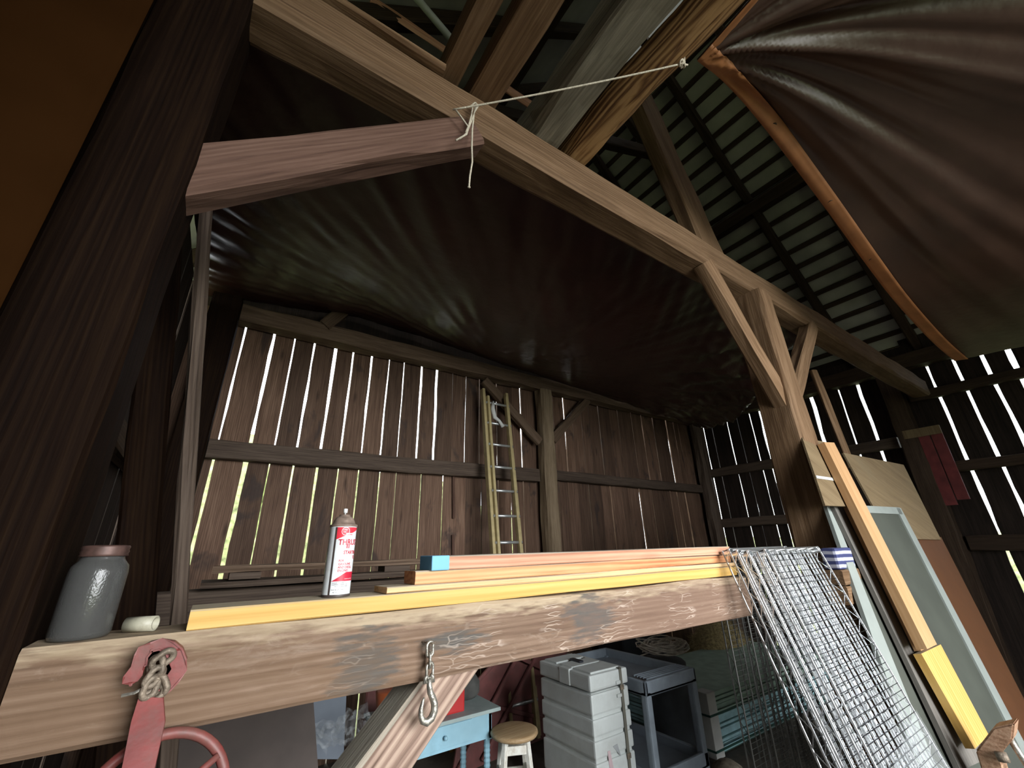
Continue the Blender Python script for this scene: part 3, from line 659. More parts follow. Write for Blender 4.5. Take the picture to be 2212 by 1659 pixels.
text('label_text', 'Solder', 6.2, deg(-2), 161.5, WP, .8, lift=.0009); text('label_text', 'Seal', 6.2, deg(0), 156, WP, .8, lift=.0009)
bm = bmesh.new()
for k in range(28):
    a0, a1 = 2*math.pi*k/28, 2*math.pi*(k+1)/28
    bm.faces.new([bm.verts.new(wrap(7+r_*math.cos(a_), 159+r_*math.sin(a_), .0008)) for r_, a_ in ((9.3, a0), (10.4, a0), (10.4, a1), (9.3, a1))])
obj('label_ring', bm, WP, ct)
patch('label_pill', deg(14), deg(42), lambda s: 147.5, lambda s: 154.5, WP, 6, .0009)
text('label_text', 'GUNK', 6.4, deg(17), 148.8, RED, .9, lift=.0012, bold=.1)
text('label_text', 'CONTAINS ETHER', 3.2, deg(28), 40.5, WP, .9, lift=.0009)
for s, v, x in (('DANGER: EXTREMELY', 31.5, -20), ('FLAMMABLE HARMFUL OR', 27.5, -20), ('FATAL IF SWALLOWED', 23.5, -8), ('MUST BE KEPT AWAY', 15.5, -20), ('NET WT. 11 OZ.', 9.5, -14)):
    text('label_text', s, 3.6, deg(x), v, TXD, .9)

# ------------------------------------------------------------------ jar and pipe piece
JC = Vector((-.188, 1.262, 1.657))
jt = empty('glass_jar', JC, 'dusty grey glass canning jar with rusty band at the left of the beam', 'jar')
m, nt, b = newmat('dusty_jar_glass'); b.inputs['Base Color'].default_value = (.13, .13, .125, 1); b.inputs['Roughness'].default_value = .12; b.inputs['Transmission Weight'].default_value = .5; b.inputs['IOR'].default_value = 1.45
nz = N(nt, 'ShaderNodeTexNoise'); nz.inputs['Scale'].default_value = 30; bp = N(nt, 'ShaderNodeBump'); bp.inputs['Strength'].default_value = .2; bp.inputs['Distance'].default_value = .004; nt.links.new(nz.outputs[0], bp.inputs['Height']); nt.links.new(bp.outputs[0], b.inputs['Normal'])
bm = bmesh.new()
out = [(.036, 0), (.044, .003), (.047, .010), (.047, .118), (.045, .132), (.037, .142), (.0345, .147), (.0345, .152)]
inn = [(.0315, .152), (.0315, .147), (.034, .140), (.042, .130), (.044, .117), (.044, .012), (.040, .006), (.001, .005)]
lathe(bm, JC, out+inn, 40, cap=True); obj('jar_glass', bm, m, jt, smooth=True)
bm = bmesh.new(); lathe(bm, JC, [(.037, .150), (.0395, .151), (.038, .155), (.0395, .159), (.038, .163), (.0395, .168), (.0375, .171), (.030, .172)], 36); obj('jar_band', bm, plain('rusty_jar_band', (.10, .055, .045), .5, metal=.3, var=.4, vscale=50), jt, smooth=True)
bm = bmesh.new(); ax = Vector((.075, -.035, 0)).normalized(); c = Vector((-.122, 1.29, 1.657+.0145))
lathe(bm, c, [(.0145, 0), (.0145, .055), (.0112, .055), (.0112, .012), (.001, .012)], 24, axis=ax)
tag(obj('pipe_piece', bm, plain('yellowed_white_plastic', (.45, .43, .33), .45, dirt=(.2, .17, .12), dirtamt=.6, dscale=40), smooth=True), 'short cream plastic pipe piece lying beside the glass jar', 'pipe')

# ------------------------------------------------------------------ hook and chain on the beam face
def torus_link(bm, c, L, Wd, r, up, side):
    up, side = Vector(up).normalized(), Vector(side).normalized(); pts = []
    for k in range(20):
        a = 2*math.pi*k/20; x = math.cos(a)*Wd/2; y = math.sin(a)*Wd/2 + (L-Wd)/2*(1 if math.sin(a) > 0 else -1 if math.sin(a) < 0 else 0)
        pts.append(Vector(c)+side*x+up*y)
    tube(bm, pts, r, 8, closed=True)
HX, HY = .524, 1.178
hk = empty('chain_hook', (HX, HY, 1.575), 'grey steel grab hook on short chain hanging on beam face', 'hook')
bm = bmesh.new(); tube(bm, [(HX-.012, HY+.02, 1.576), (HX+.004, HY-.008, 1.574), (HX+.012, HY-.012, 1.577)], .0022, 6); obj('nail', bm, RUSTY, hk)
for i, z in enumerate((1.561, 1.536, 1.513)):
    bm = bmesh.new(); torus_link(bm, (HX+.001*i, HY, z), .034, .020, .0038, (0, 0, 1), (1, .2, 0) if i % 2 == 0 else (.35, 1, 0)); obj('chain_link', bm, GALV, hk, smooth=True)
bm = bmesh.new()
tube(bm, [(HX-.011, HY-.002, 1.487), (HX-.010, HY-.002, 1.499), (HX-.004, HY-.002, 1.503)], .005, 8); tube(bm, [(HX+.011, HY-.002, 1.487), (HX+.010, HY-.002, 1.499), (HX+.004, HY-.002, 1.503)], .005, 8)
tube(bm, [(HX-.015, HY-.002, 1.489), (HX+.015, HY-.002, 1.489)], .0038, 8); obj('clevis', bm, GALV, hk, smooth=True)
hp = [(0, 1.497), (.001, 1.480), (.004, 1.466), (.011, 1.454), (.017, 1.440), (.017, 1.424), (.010, 1.411), (-.002, 1.405), (-.013, 1.410), (-.019, 1.421), (-.019, 1.435), (-.015, 1.450), (-.012, 1.458)]
bm = bmesh.new(); tube(bm, [(HX+a, HY-.004, z) for a, z in hp], [.006, .007, .0078, .0085, .009, .0092, .0092, .009, .0082, .007, .0056, .004, .002], 12); obj('hook_body', bm, GALV, hk, smooth=True)

# red hoist hook with chain, strap and hand wheel at the left end
def onf(px, py, y=1.165): return at(px, py, 'Y', y)
ho = empty('hoist_hook', onf(345, 1510), 'worn red iron hook with rusty chain knot on the beam, left', 'hook')
outl = [(283,1478),(268,1474),(266,1462),(283,1440),(290,1415),(302,1400),(325,1387),(350,1382),(378,1386),(395,1400),(404,1424),(400,1448),(388,1472),(370,1492),(352,1505),(335,1508),(345,1492),(358,1470),(366,1446),(368,1425),(360,1408),(345,1401),(328,1405),(316,1420),(314,1440),(304,1458),(294,1470)]
bm = bmesh.new(); slab(bm, [onf(px, py, 1.150) for px, py in outl], (0, 1, 0), .018)
for f in list(bm.faces):
    if len(f.verts) > 4: bmesh.ops.triangulate(bm, faces=[f])
bmesh.ops.bevel(bm, geom=[e for e in bm.edges if e.is_boundary is False and e.calc_face_angle(0) > .9], offset=.003, segments=2, affect='EDGES')
obj('hook_plate', bm, REDP, ho)
for k, (px, py, s, ang) in enumerate(((352,1424,.030,.9),(338,1440,.030,-.2),(333,1462,.028,.5),(345,1480,.030,-.5),(325,1486,.028,.2),(333,1500,.026,1.1))):
    bm = bmesh.new(); torus_link(bm, onf(px, py, 1.140+.006*(k % 2)), s*1.1, s*.72, .0056, (math.sin(ang), .1, math.cos(ang)), (math.cos(ang), .5*(-1)**k, -math.sin(ang))); obj('chain_link', bm, RUSTY, ho, smooth=True)
bm = bmesh.new(); tube(bm, [onf(262, 1503, 1.14), onf(290, 1497, 1.14), onf(308, 1488, 1.14)], .0028, 6); obj('cotter_pin', bm, GALV, ho)
wh = empty('hand_wheel', (-.01, 1.06, 1.43), 'worn red spoked hand wheel with flat strap below the hoist hook', 'wheel')
bm = bmesh.new(); slab(bm, [atp(px, py, .308, .53) for px, py in ((300, 1505), (352, 1508), (356, 1560), (325, 1700), (255, 1700), (283, 1560))], (.1, 1, 0), .008); obj('strap', bm, REDP, wh)
wc = onf(322, 1760, 1.155); wrd = (onf(322, 1600, 1.155)-wc).length*.97
bm = bmesh.new(); tube(bm, [wc+Vector((math.cos(2*math.pi*k/48)*wrd, math.sin(2*math.pi*k/48)*.02, math.sin(2*math.pi*k/48)*wrd)) for k in range(48)], .0095, 10, closed=True); obj('rim', bm, REDP, wh, smooth=True)
for k in range(5):
    a = R(35+72*k); bm = bmesh.new(); tube(bm, [wc, wc+Vector((math.cos(a)*wrd, 0, math.sin(a)*wrd))], [.008, .006], 8); obj('spoke', bm, REDP, wh, smooth=True)
bm = bmesh.new(); lathe(bm, wc-Vector((0, .015, 0)), [(.018, 0), (.02, .01), (.02, .02), (.016, .03)], 16, axis=(0, 1, 0)); obj('hub', bm, REDP, wh)

# ------------------------------------------------------------------ cord between the brace and the pole
rp = empty('tied_cord', (.56, 1.15, 3.62), 'off-white cord stretched from knee brace to the brown pole, end dangling', 'cord')
a, b2 = at(978, 237, 'Y', 1.165), Vector((1.385, .548, 3.875)); 
bm = bmesh.new(); tube(bm, [a.lerp(b2, t/24)+Vector((0, 0, -.012*4*(t/24)*(1-t/24))) for t in range(25)], .0042, 8); obj('cord_line', bm, ROPE, rp, smooth=True)
bm = bmesh.new(); pts = [at(px, py, 'Y', 1.155) for px, py in ((1028,222),(1024,245),(1020,280),(1019,320),(1020,350),(1015,380),(1013,404))]; tube(bm, pts, .0042, 8); lathe(bm, pts[-1]-Vector((0, 0, .004)), [(.003, 0), (.007, .003), (.003, .008)], 8); obj('cord_tail', bm, ROPE, rp, smooth=True)
for q in (((985,238),(1000,258),(1012,275),(1008,290),(985,303)), ((1030,228),(1018,262),(1008,288),(993,300)), ((1022,224),(1018,250),(1012,272),(1006,286)), ((1016,230),(1026,222),(1034,228),(1026,240))):
    bm = bmesh.new(); tube(bm, [at(px, py, 'Y', 1.15) for px, py in q], .0038, 7); obj('cord_loop', bm, ROPE, rp, smooth=True)
for k in range(5):
    bm = bmesh.new(); c = b2+Vector((.004*k-.006, 0, .004*(k % 3))); ax = [random.uniform(-1, 1) for _ in range(3)]; A = Vector(ax).normalized(); B = A.orthogonal().normalized()
    tube(bm, [c+(A*math.cos(2*math.pi*j/14)+B*math.sin(2*math.pi*j/14))*.013 for j in range(14)], .0042, 7, closed=True); obj('knot_loop', bm, ROPE, rp, smooth=True)
bm = bmesh.new(); tube(bm, [b2, b2+Vector((.01, -.01, .022)), b2+Vector((.012, -.012, .04))], .004, 6); tube(bm, [b2, b2+Vector((.03, -.01, .004))], .004, 6); obj('cord_end', bm, ROPE, rp, smooth=True)

# ------------------------------------------------------------------ ladder
la = empty('extension_ladder', (2.95, 4.3, 0), 'tan fibreglass extension ladder leaning on the slatted back wall', 'ladder')
FIB = plain('tan_fibreglass', (.42, .34, .17), .5, var=.15, vscale=12); ALU = plain('aluminium_rung', (.62, .64, .64), .35, metal=.7, var=.1)
def lp(x, z, dy=0): return Vector((x, 4.17+z*.148+dy, z))
for x, w_ in ((2.62, .05), (3.02, .05)): 
    pass
xa = (2.74, 3.13)
tilt = .035
for k, x in enumerate(xa):
    timber('rail', lp(x-.06, .05), lp(x-.06+.076, 3.92), .075, .042, FIB, side=(0, 1, 0), parent=la, cham=.004, jit=0, seg=6)
    timber('rail', lp(x-.02 if k == 0 else x-.10, .05, -.05), lp((x-.02 if k == 0 else x-.10)+.076, 3.80 if k == 0 else 3.84, -.05), .06, .036, FIB, side=(0, 1, 0), parent=la, cham=.004, jit=0, seg=6)
z = .35
while z < 3.9:
    sh = .076*z/3.9
    bm = bmesh.new(); tube(bm, [lp(xa[0]-.05+sh, z, -.05), lp(xa[1]-.06+sh, z, -.05)], .017, 10); obj('rung', bm, ALU, la, smooth=True); z += .3048
bm = bmesh.new(); tube(bm, [lp(2.86, 3.72, -.08), lp(2.83, 3.6, -.1), lp(2.85, 3.47, -.1), lp(2.92, 3.43, -.1), lp(2.98, 3.36, -.08)], [.018, .03, .03, .02, .03], 8)
tag(obj('rag', bm, flatm('white_rag', (.6, .6, .58), .9, bump=.6, bscale=20), smooth=True), 'white rag hanging on an upper rung of the ladder', 'rag')

# ------------------------------------------------------------------ chrome wire shelves
def wire_shelf(name, label, X0, width, top, length, y0, k, group='chrome wire shelves'):
    """shelf leaning in the plane Y = y0 + k*Z, its upper end at height top"""
    d = Vector((0, -k, -1)).normalized(); n = Vector((0, -1, k)).normalized(); o0 = Vector((X0, y0+k*top, top))
    def P(u, v, h=0): return o0+Vector((u, 0, 0))+d*v+n*h
    rt = empty(name, P(width/2, length), label, 'wire shelf', group)
    D = -.035
    for u in (0, width):
        bm = bmesh.new(); tube(bm, [P(u, 0), P(u, length)], .0042, 7); tube(bm, [P(u, 0, D), P(u, length, D)], .0042, 7)
        nz_ = int(length/.055); tube(bm, [P(u, length*i/nz_, D if i % 2 else 0) for i in range(nz_+1)], .0021, 4); obj('side_truss', bm, CHROME, rt)
    for v in (0, length):
        bm = bmesh.new(); tube(bm, [P(0, v), P(width, v)], .0034, 6); tube(bm, [P(0, v, D), P(width, v, D)], .0034, 6)
        nz_ = int(width/.055); tube(bm, [P(width*i/nz_, v, D if i % 2 else 0) for i in range(nz_+1)], .0021, 4); obj('end_truss', bm, CHROME, rt)
    m_ = 5
    for i in range(1, m_):
        u = width*i/m_; bm = bmesh.new(); tube(bm, [P(u, 0, -.006), P(u, length, -.006)], .0036, 6); tube(bm, [P(u, 0, D), P(u, length, D)], .0036, 6)
        nz_ = int(length/.09); tube(bm, [P(u, length*j/nz_, D if j % 2 else -.006) for j in range(nz_+1)], .0018, 4); obj('support_rod', bm, CHROME, rt)
    bm = bmesh.new(); v = .0254
    while v < length: tube(bm, [P(0, v, .003), P(width, v, .003)], .0013, 4, cap=False); v += .0254
    o = obj('cross_wires', bm, CHROMED, rt); o['kind'] = 'stuff'
    for u in (0, width):
        for v in (0, length):
            bm = bmesh.new(); lathe(bm, P(u+(.012 if u == 0 else -.012), v+(.012 if v == 0 else -.012), -.04), [(.0135, 0), (.015, .045), (.012, .045), (.011, 0)], 12, axis=n); obj('corner_collar', bm, CHROME, rt)
    return rt, P
wire_shelf('wire_shelf', 'chrome wire shelf leaning on beam, rearmost of the leaning stack', 2.00, .56, 1.775, 1.83, .645, .29)
wire_shelf('wire_shelf', 'chrome wire shelf leaning on beam, second from the back', 1.99, .56, 1.770, 1.83, .603, .29)
wire_shelf('wire_shelf', 'chrome wire shelf leaning on beam, second from the front', 2.00, .56, 1.766, 1.83, .561, .29)
rt, P = wire_shelf('wire_shelf', 'chrome wire shelf leaning on beam, front of the leaning stack', 2.07, .55, 1.770, 1.83, .519, .29)
m, nt, b = newmat('clear_plastic_film'); b.inputs['Base Color'].default_value = (.75, .8, .82, 1); b.inputs['Roughness'].default_value = .2; b.inputs['Alpha'].default_value = .13
nz = N(nt, 'ShaderNodeTexNoise'); nz.inputs['Scale'].default_value = 14; nz.inputs['Detail'].default_value = 6; bp = N(nt, 'ShaderNodeBump'); bp.inputs['Strength'].default_value = .4; bp.inputs['Distance'].default_value = .03; nt.links.new(nz.outputs[0], bp.inputs['Height']); nt.links.new(bp.outputs[0], b.inputs['Normal'])
FILM = m
def film(u, v):
    L_ = .45+.25*(1-u)+.15*0; vv = lerp(.78-.10*u, 1.8, v); return P(.55*u, vv, .012+.010*noise.noise(Vector((u*6, v*12, 3))))
bm = bmesh.new(); grid(bm, film, 30, 50); tag(obj('plastic_film', bm, FILM, smooth=True), 'clear plastic film wrapped over lower half of the front wire shelf', 'plastic film')
# shelves standing under the beam
for i in range(3):
    wire_shelf('standing_wire_shelf', ('wire shelf darkened as if shaded, standing under the beam, left of the three', 'wire shelf darkened as if shaded, standing under the beam, middle of the three', 'wire shelf darkened as if shaded, standing under the beam, right of the three')[i], 2.62+.14*i, .61, 1.70, 1.65, 1.62-.05*i, .0, 'standing wire shelves under the beam')

SHADEW = plain('shade_darkened_wire', (.16, .16, .15), .45, metal=.9, var=.2)  # chrome darkened in its colour to imitate the shade under the beam
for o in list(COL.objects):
    if o.type == 'MESH' and o.parent and o.parent.name.startswith('standing_wire_shelf'): o.data.materials[0] = SHADEW
# ------------------------------------------------------------------ boards leaning right of the shelves (plane Y = .66 + .22 Z)
K = .22; NRM = Vector((0, -1, K)).normalized()
def lean(name, label, pix, y0, th, mat, cat='board', parent=None, origin=None, bev=.002):
    pts = [atp(px, py, y0, K) for px, py in pix]
    bm = bmesh.new(); slab(bm, pts, -NRM, th)
    if parent: return obj(name, bm, mat, parent)
    return tag(obj(name, bm, mat), label, cat)
def leanM(name, label, pix, y0, th, mat, cat='board'):
    """board whose material grain follows its length"""
    pts = [atp(px, py, y0, K) for px, py in pix]     # tl, tr, br, bl
    d = ((pts[3]+pts[2])/2-(pts[0]+pts[1])/2); c0 = (pts[0]+pts[1])/2; x = d.normalized(); s = -NRM; s = (s-x*s.dot(x)).normalized(); u = x.cross(s)
    bm = bmesh.new(); slab(bm, pts, -NRM, th)
    m4 = Matrix.Identity(4)
    for i in range(3): m4[i][0] = x[i]; m4[i][1] = s[i]; m4[i][2] = u[i]
    m4.translation = c0; bm.transform(m4.inverted()); bmesh.ops.recalc_face_normals(bm, faces=bm.faces)
    me = bpy.data.meshes.new(name); bm.to_mesh(me); bm.free(); me.materials.append(mat)
    o = bpy.data.objects.new(name, me); COL.objects.link(o); o.matrix_basis = m4; WO[o.name] = c0
    return tag(o, label, cat) if label else o
pb_ = leanM('plywood_sheet', 'large weathered tan plywood panel leaning behind the framed screen', [(1822, 978), (1952, 1004), (2033, 1166), (1925, 1163)], .72, .012, W_PLYW, 'panel')
leanM('hardboard_sheet', 'orange-brown hardboard panel right of the framed screen', [(1925, 1160), (2033, 1160), (2330, 1740), (2215, 1780)], .735, .008, flatm('orange_brown_hardboard', (.10, .037, .012), .6), 'panel')
leanM('plywood_offcut', 'pale narrow plywood strip with white stripe, against the right post', [(1733, 945), (1800, 958), (1842, 1094), (1783, 1092)], .615, .012, W_PLYW, 'board')
bmx = bmesh.new(); slab(bmx, [atp(px, py, .611, K) for px, py in ((1763, 1027), (1812, 1034), (1814, 1040), (1765, 1033))], -NRM, .004); obj('white_stripe', bmx, flatm('white_paint_stripe', (.6, .62, .6), .6), None)['label'] = 'strip of white tape across the narrow plywood strip'
bpy.data.objects['white_stripe']['category'] = 'tape'
fs = empty('framed_screen', atp(2050, 1700, .69, K), 'tall grey-green panel in a thin white frame leaning in front of plywood', 'panel')
WHF = flatm('chalky_white_frame', (.27, .30, .28), .6)
def leanP(name, pix, y0, th, mat): return lean(name, None, pix, y0, th, mat, parent=fs)
leanP('panel_face', [(1790, 1096), (1943, 1102), (2275, 1740), (2060, 1790)], .70, .010, plain('grey_green_board', (.06, .066, .053), .7, var=.2, vscale=3))
leanP('frame_top', [(1785, 1088), (1943, 1096), (1951, 1111), (1793, 1104)], .69, .02, WHF)
leanP('frame_side', [(1936, 1097), (1946, 1097), (2285, 1740), (2270, 1745)], .69, .02, WHF)
leanP('frame_side', [(1785, 1092), (1797, 1098), (2040, 1700), (2005, 1720)], .69, .02, WHF)
leanM('grey_board', 'wide grey weathered board leaning in front of the framed screen', [(1800, 1091), (1848, 1097), (2130, 1640), (2075, 1665)], .665, .022, W_GREYB)
leanM('yellow_stud', 'yellow pine stud piece low beside the long orange stud', [(1990, 1412), (2032, 1392), (2136, 1588), (2106, 1618)], .60, .035, W_PINE)
leanM('slim_orange_stud', 'slim orange stud behind the long orange stud', [(1832, 1092), (1850, 1094), (2003, 1400), (1990, 1406)], .625, .03, W_ORANGE)
leanM('orange_stud', 'long clean orange stud leaning on top of the plywood', [(1780, 955), (1802, 956), (2024, 1392), (2003, 1402)], .56, .045, W_ORANGE)
leanM('thin_orange_edge', 'thin orange lath left of the white-edged door', [(1792, 1120), (1799, 1118), (1905, 1400), (1896, 1404)], .76, .02, W_ORANGE)
# short wood step / clamp at lower right
cl = empty('wooden_clamp', at(2150, 1620, 'X', 3.3), 'chipped brown wooden clamp jaw at the bottom right corner', 'clamp')
def cpt(px, py, x=2.95): return at(px, py, 'X', x)
WCL = wood('chipped_clamp_wood', (.18, .09, .05), (.36, .21, .13), (.5, .33, .22), bump=.4, vary=0)
bm = bmesh.new(); slab(bm, [cpt(2107, 1622), (cpt(2145, 1572)), cpt(2192, 1562), cpt(2188, 1598), cpt(2168, 1622), cpt(2152, 1632), cpt(2165, 1665), cpt(2185, 1720), cpt(2150, 1730), cpt(2128, 1690)], (1, 0, 0), .10); bmesh.ops.bevel(bm, geom=[e for e in bm.edges], offset=.006, segments=2, affect='EDGES'); obj('jaw', bm, WCL, cl)
bm = bmesh.new(); tube(bm, [cpt(2175, 1585, 3.0), cpt(2235, 1680, 3.0)], .012, 10); obj('screw', bm, GALV, cl, smooth=True)
bm = bmesh.new(); tube(bm, [cpt(2160, 1625, 2.94), cpt(2170, 1645, 2.94)], .02, 10); obj('nut', bm, RUSTY, cl, smooth=True)

# red shutter hung on the right wall
rs = empty('red_shutter', (8.05, 1.35, 2.4), 'dark red wooden shutter with tan top strip hung on the right wall', 'shutter')
REDS = plain('faded_dark_red_paint', (.16, .03, .03), .6, var=.3)
yA, yB = at(1951, 940, 'X', 7.95).y, at(1988, 940, 'X', 7.95).y
for i in range(3):
    y0 = yB-.22+(yA-yB+.22)*i/3; y1 = yB-.22+(yA-yB+.22)*(i+1)/3-.012
    bm = bmesh.new(); box(bm, (7.95, y0, 2.25-.06*i), (7.985, y1, 3.12), .004); obj('slat', bm, REDS, rs)
bm = bmesh.new(); box(bm, (7.94, yB-.22, 3.12), (7.99, yA, 3.24), .004); obj('top_strip', bm, W_PLYW, rs)

# ------------------------------------------------------------------ below the beam: stool
S = Vector((2.0, 3.0, 0))
sl = empty('round_stool', S, 'round stool with worn wooden seat and chipped white legs', 'stool')
bm = bmesh.new(); lathe(bm, S, [(.13, .585), (.160, .590), (.168, .603), (.165, .615), (.150, .620), (.05, .621)], 40); obj('seat', bm, wood('varnished_stool_seat', (.25, .14, .06), (.38, .26, .14), (.46, .34, .2), rough=.45, bump=.1, vary=0), sl, smooth=True)
WHP = plain('chipped_white_paint', (.72, .72, .66), .5, var=.1, dirt=(.3, .2, .1), dirtamt=.5, dscale=25)
for k in range(4):
    a = R(20+90*k); t = S+Vector((math.cos(a)*.105, math.sin(a)*.105, .59)); b2 = S+Vector((math.cos(a)*.185, math.sin(a)*.185, 0))
    timber('leg', b2, t, .034, .034, WHP, side=(math.cos(a), math.sin(a), 0), parent=sl, cham=.004, jit=.0, seg=3)
for zz, f in ((.20, .5), (.36, .5), (.53, .5)):
    for k in range(4):
        a, a2 = R(20+90*k), R(110+90*k); r_ = .185-.08*zz/.59
        timber('rung', S+Vector((math.cos(a)*r_, math.sin(a)*r_, zz+.03*(k % 2))), S+Vector((math.cos(a2)*r_, math.sin(a2)*r_, zz+.03*(k % 2))), .022, .03 if zz < .5 else .05, WHP, parent=sl, cham=.003, jit=0, seg=2)

# blue side table
tb = empty('blue_table', (1.6, 3.35, 0), 'light blue painted table with drawer behind the diagonal brace', 'table')
BLU = plain('chalky_light_blue_paint', (.26, .46, .56), .55, var=.1, vscale=20, dirt=(.2, .3, .33), dirtamt=.4)
TX0, TX1, TY0, TY1 = 1.10, 1.93, 3.06, 3.56
bm = bmesh.new(); box(bm, (TX0, TY0, .727), (TX1, TY1, .75), .005); obj('tabletop', bm, plain('dusty_grey_blue_top', (.30, .37, .36), .7, var=.15, vscale=9), tb)
bm = bmesh.new(); box(bm, (TX0+.04, TY0+.05, .57), (TX1-.05, TY0+.07, .727)); box(bm, (TX0+.04, TY1-.06, .57), (TX1-.05, TY1-.04, .727)); box(bm, (TX0+.04, TY0+.05, .57), (TX0+.06, TY1-.04, .727)); box(bm, (TX1-.07, TY0+.05, .57), (TX1-.05, TY1-.04, .727)); obj('apron', bm, BLU, tb)
dr = None
bm = bmesh.new(); box(bm, (TX0+.2, TY0+.042, .59), (TX0+.62, TY0+.05, .71), .002); dr = obj('drawer', bm, BLU, tb)
bm = bmesh.new(); lathe(bm, (TX0+.41, TY0+.042, .65), [(.008, 0), (.006, .01), (.014, .02), (.012, .03), (.004, .033)], 16, axis=(0, -1, 0)); obj('knob', bm, BLU, dr, smooth=True)
for x in (TX0+.06, TX1-.09):
    for y in (TY0+.06, TY1-.09):
        prof = [(.012, 0), (.018, .04)]+[(.020+.004*(i % 2), .06+.014*i) for i in range(35)]+[(.026, .57)]
        bm = bmesh.new(); lathe(bm, (x+.02, y+.02, 0), prof, 10); box(bm, (x-.005, y-.005, .56), (x+.045, y+.045, .70)); obj('leg', bm, BLU, tb)
    
# things on the table
bm = bmesh.new(); box(bm, (1.45, 3.14, .75), (1.68, 3.36, .93), .012); rc = obj('fuel_can', bm, flatm('bright_red_plastic', (.48, .03, .03), .4)); tag(rc, 'red fuel can on the blue table, half hidden by the brace', 'fuel can')
bm = bmesh.new(); tube(bm, [(1.5, 3.25, .925), (1.5, 3.25, .965), (1.62, 3.25, .965), (1.62, 3.25, .925)], .012, 8); obj('can_handle', bm, rc.data.materials[0], rc)
bm = bmesh.new(); lathe(bm, (1.82, 3.42, .75), [(.09, 0), (.12, .03), (.12, .10), (.085, .15), (.09, .20), (.03, .23)], 14); tag(obj('dark_bundle', bm, plain('dark_grey_cloth', (.07, .07, .065), .9, var=.4, bump=.8, bscale=12), smooth=True), 'dark grey lumpy bundle at the back corner of the blue table', 'bundle')
bm = bmesh.new(); lathe(bm, (1.22, 3.35, .75), [(.07, 0), (.10, .08), (.11, .16), (.10, .17)], 20); tag(obj('orange_pot', bm, flatm('dull_orange_plastic', (.30, .07, .02), .5), smooth=True), 'dull orange pot at the left end of the blue table', 'pot')

# bucket under the table
bk = empty('pail', (1.45, 2.75, 0), 'galvanised pail with twisted wire handle under the blue table', 'bucket')
bm = bmesh.new(); lathe(bm, (1.45, 2.75, .12), [(.10, 0), (.13, .24), (.135, .245), (.128, .243), (.098, .01), (.001, .008)], 28); obj('pail_body', bm, GALV, bk, smooth=True)
bm = bmesh.new(); tube(bm, [(1.45-.13*math.cos(R(a)), 2.75, .36+.14*math.sin(R(a))) for a in range(0, 181, 12)], .003, 6); obj('wire_handle', bm, ROPE, bk)
bm = bmesh.new(); box(bm, (1.32, 2.64, 0), (1.58, 2.88, .12), .01); tag(obj('crate_block', bm, W_GREYB), 'low grey wooden block under the pail', 'block')

# red ribbed door panel leaning behind the stool
rdp = empty('red_door', (2.7, 4.1, 0), 'faded red cross-braced door leaning behind the stool', 'door panel')
REDB = plain('faded_barn_red', (.20, .07, .065), .7, var=.25, vscale=6, dirt=(.10, .07, .06), dirtamt=.5)
A0 = [(2.05, 4.05, 0), (3.6, 4.25, 0), (3.6, 4.25, 1.05), (3.0, 4.2, 1.0), (2.2, 4.1, .55)]
bm = bmesh.new(); slab(bm, A0, (0, 1, 0), .02); obj('door_skin', bm, REDB, rdp)
for p, q in (((2.1, 4.03, .05), (2.95, 4.14, .92)), ((2.35, 4.05, .05), (3.3, 4.19, .95)), ((2.2, 4.07, .52), (3.4, 4.22, .08)), ((2.7, 4.12, .82), (3.5, 4.22, .45)), ((2.2, 4.08, .57), (3.0, 4.18, 1.02))):
    timber('rib', p, q, .025, .035, REDB, parent=rdp, cham=.003, jit=.001, seg=4)
T('yellow_board', 'pale yellow upright board behind the blue table, left of two', 'board', (2.28, 4.5, 0), (2.28, 4.5, 1.4), .02, .06, W_PINE)
T('yellow_board', 'pale yellow upright board behind the blue table, right of two', 'board', (2.42, 4.5, 0), (2.42, 4.5, 1.4), .02, .045, W_PINE)

# ------------------------------------------------------------------ grey equipment case
cs = empty('equipment_case', (2.57, 2.9, 0), 'tall light grey ribbed plastic case with dark strap and latches', 'case')
GRY = plain('light_grey_case_plastic', (.56, .60, .59), .45, var=.06, vscale=5, dirt=(.33, .33, .30), dirtamt=.35, dscale=4)
cx0, cx1, cy0, cy1, ch = 2.385, 2.765, 2.60, 3.18, .95
bm = bmesh.new(); box(bm, (cx0+.012, cy0+.012, .02), (cx1-.012, cy1-.012, ch-.11), .012); obj('case_body', bm, GRY, cs)
for z0, z1 in ((.03, .13), (.15, .24), (.26, .45), (.47, .57), (.59, .69), (.71, .835)):
    bm = bmesh.new(); box(bm, (cx0, cy0, z0), (cx1, cy1, z1), .014); obj('rib_band', bm, GRY, cs)
bm = bmesh.new(); box(bm, (cx0-.004, cy0-.004, ch-.10), (cx1+.004, cy1+.004, ch), .016); lid = obj('lid', bm, GRY, cs)
for y0, y1 in ((cy0+.02, cy0+.20), (cy0+.22, cy0+.36), (cy0+.40, cy1-.03)):
    bm = bmesh.new(); box(bm, (cx0+.03, y0, ch-.004), (cx1-.06, y1, ch+.012), .006); obj('lid_pad', bm, GRY, lid)
bm = bmesh.new(); box(bm, (cx0-.010, cy0+.21, ch-.10), (cx0+.04, cy0+.33, ch+.006), .008); obj('latch', bm, GRY, cs)
bm = bmesh.new(); box(bm, (cx0+.15, cy0+.26, ch+.010), (cx0+.19, cy0+.38, ch+.026), .004); obj('lid_handle', bm, flatm('black_plastic', (.02, .022, .03), .4), lid)
for z in (.78, .86): 
    bm = bmesh.new(); box(bm, (cx1-.13, cy0-.012, z), (cx1-.085, cy0, z+.02), .003); obj('latch_pin', bm, GRY, cs)
STR = flatm('olive_grey_strap', (.13, .125, .10), .7)
sx = cx1-.075
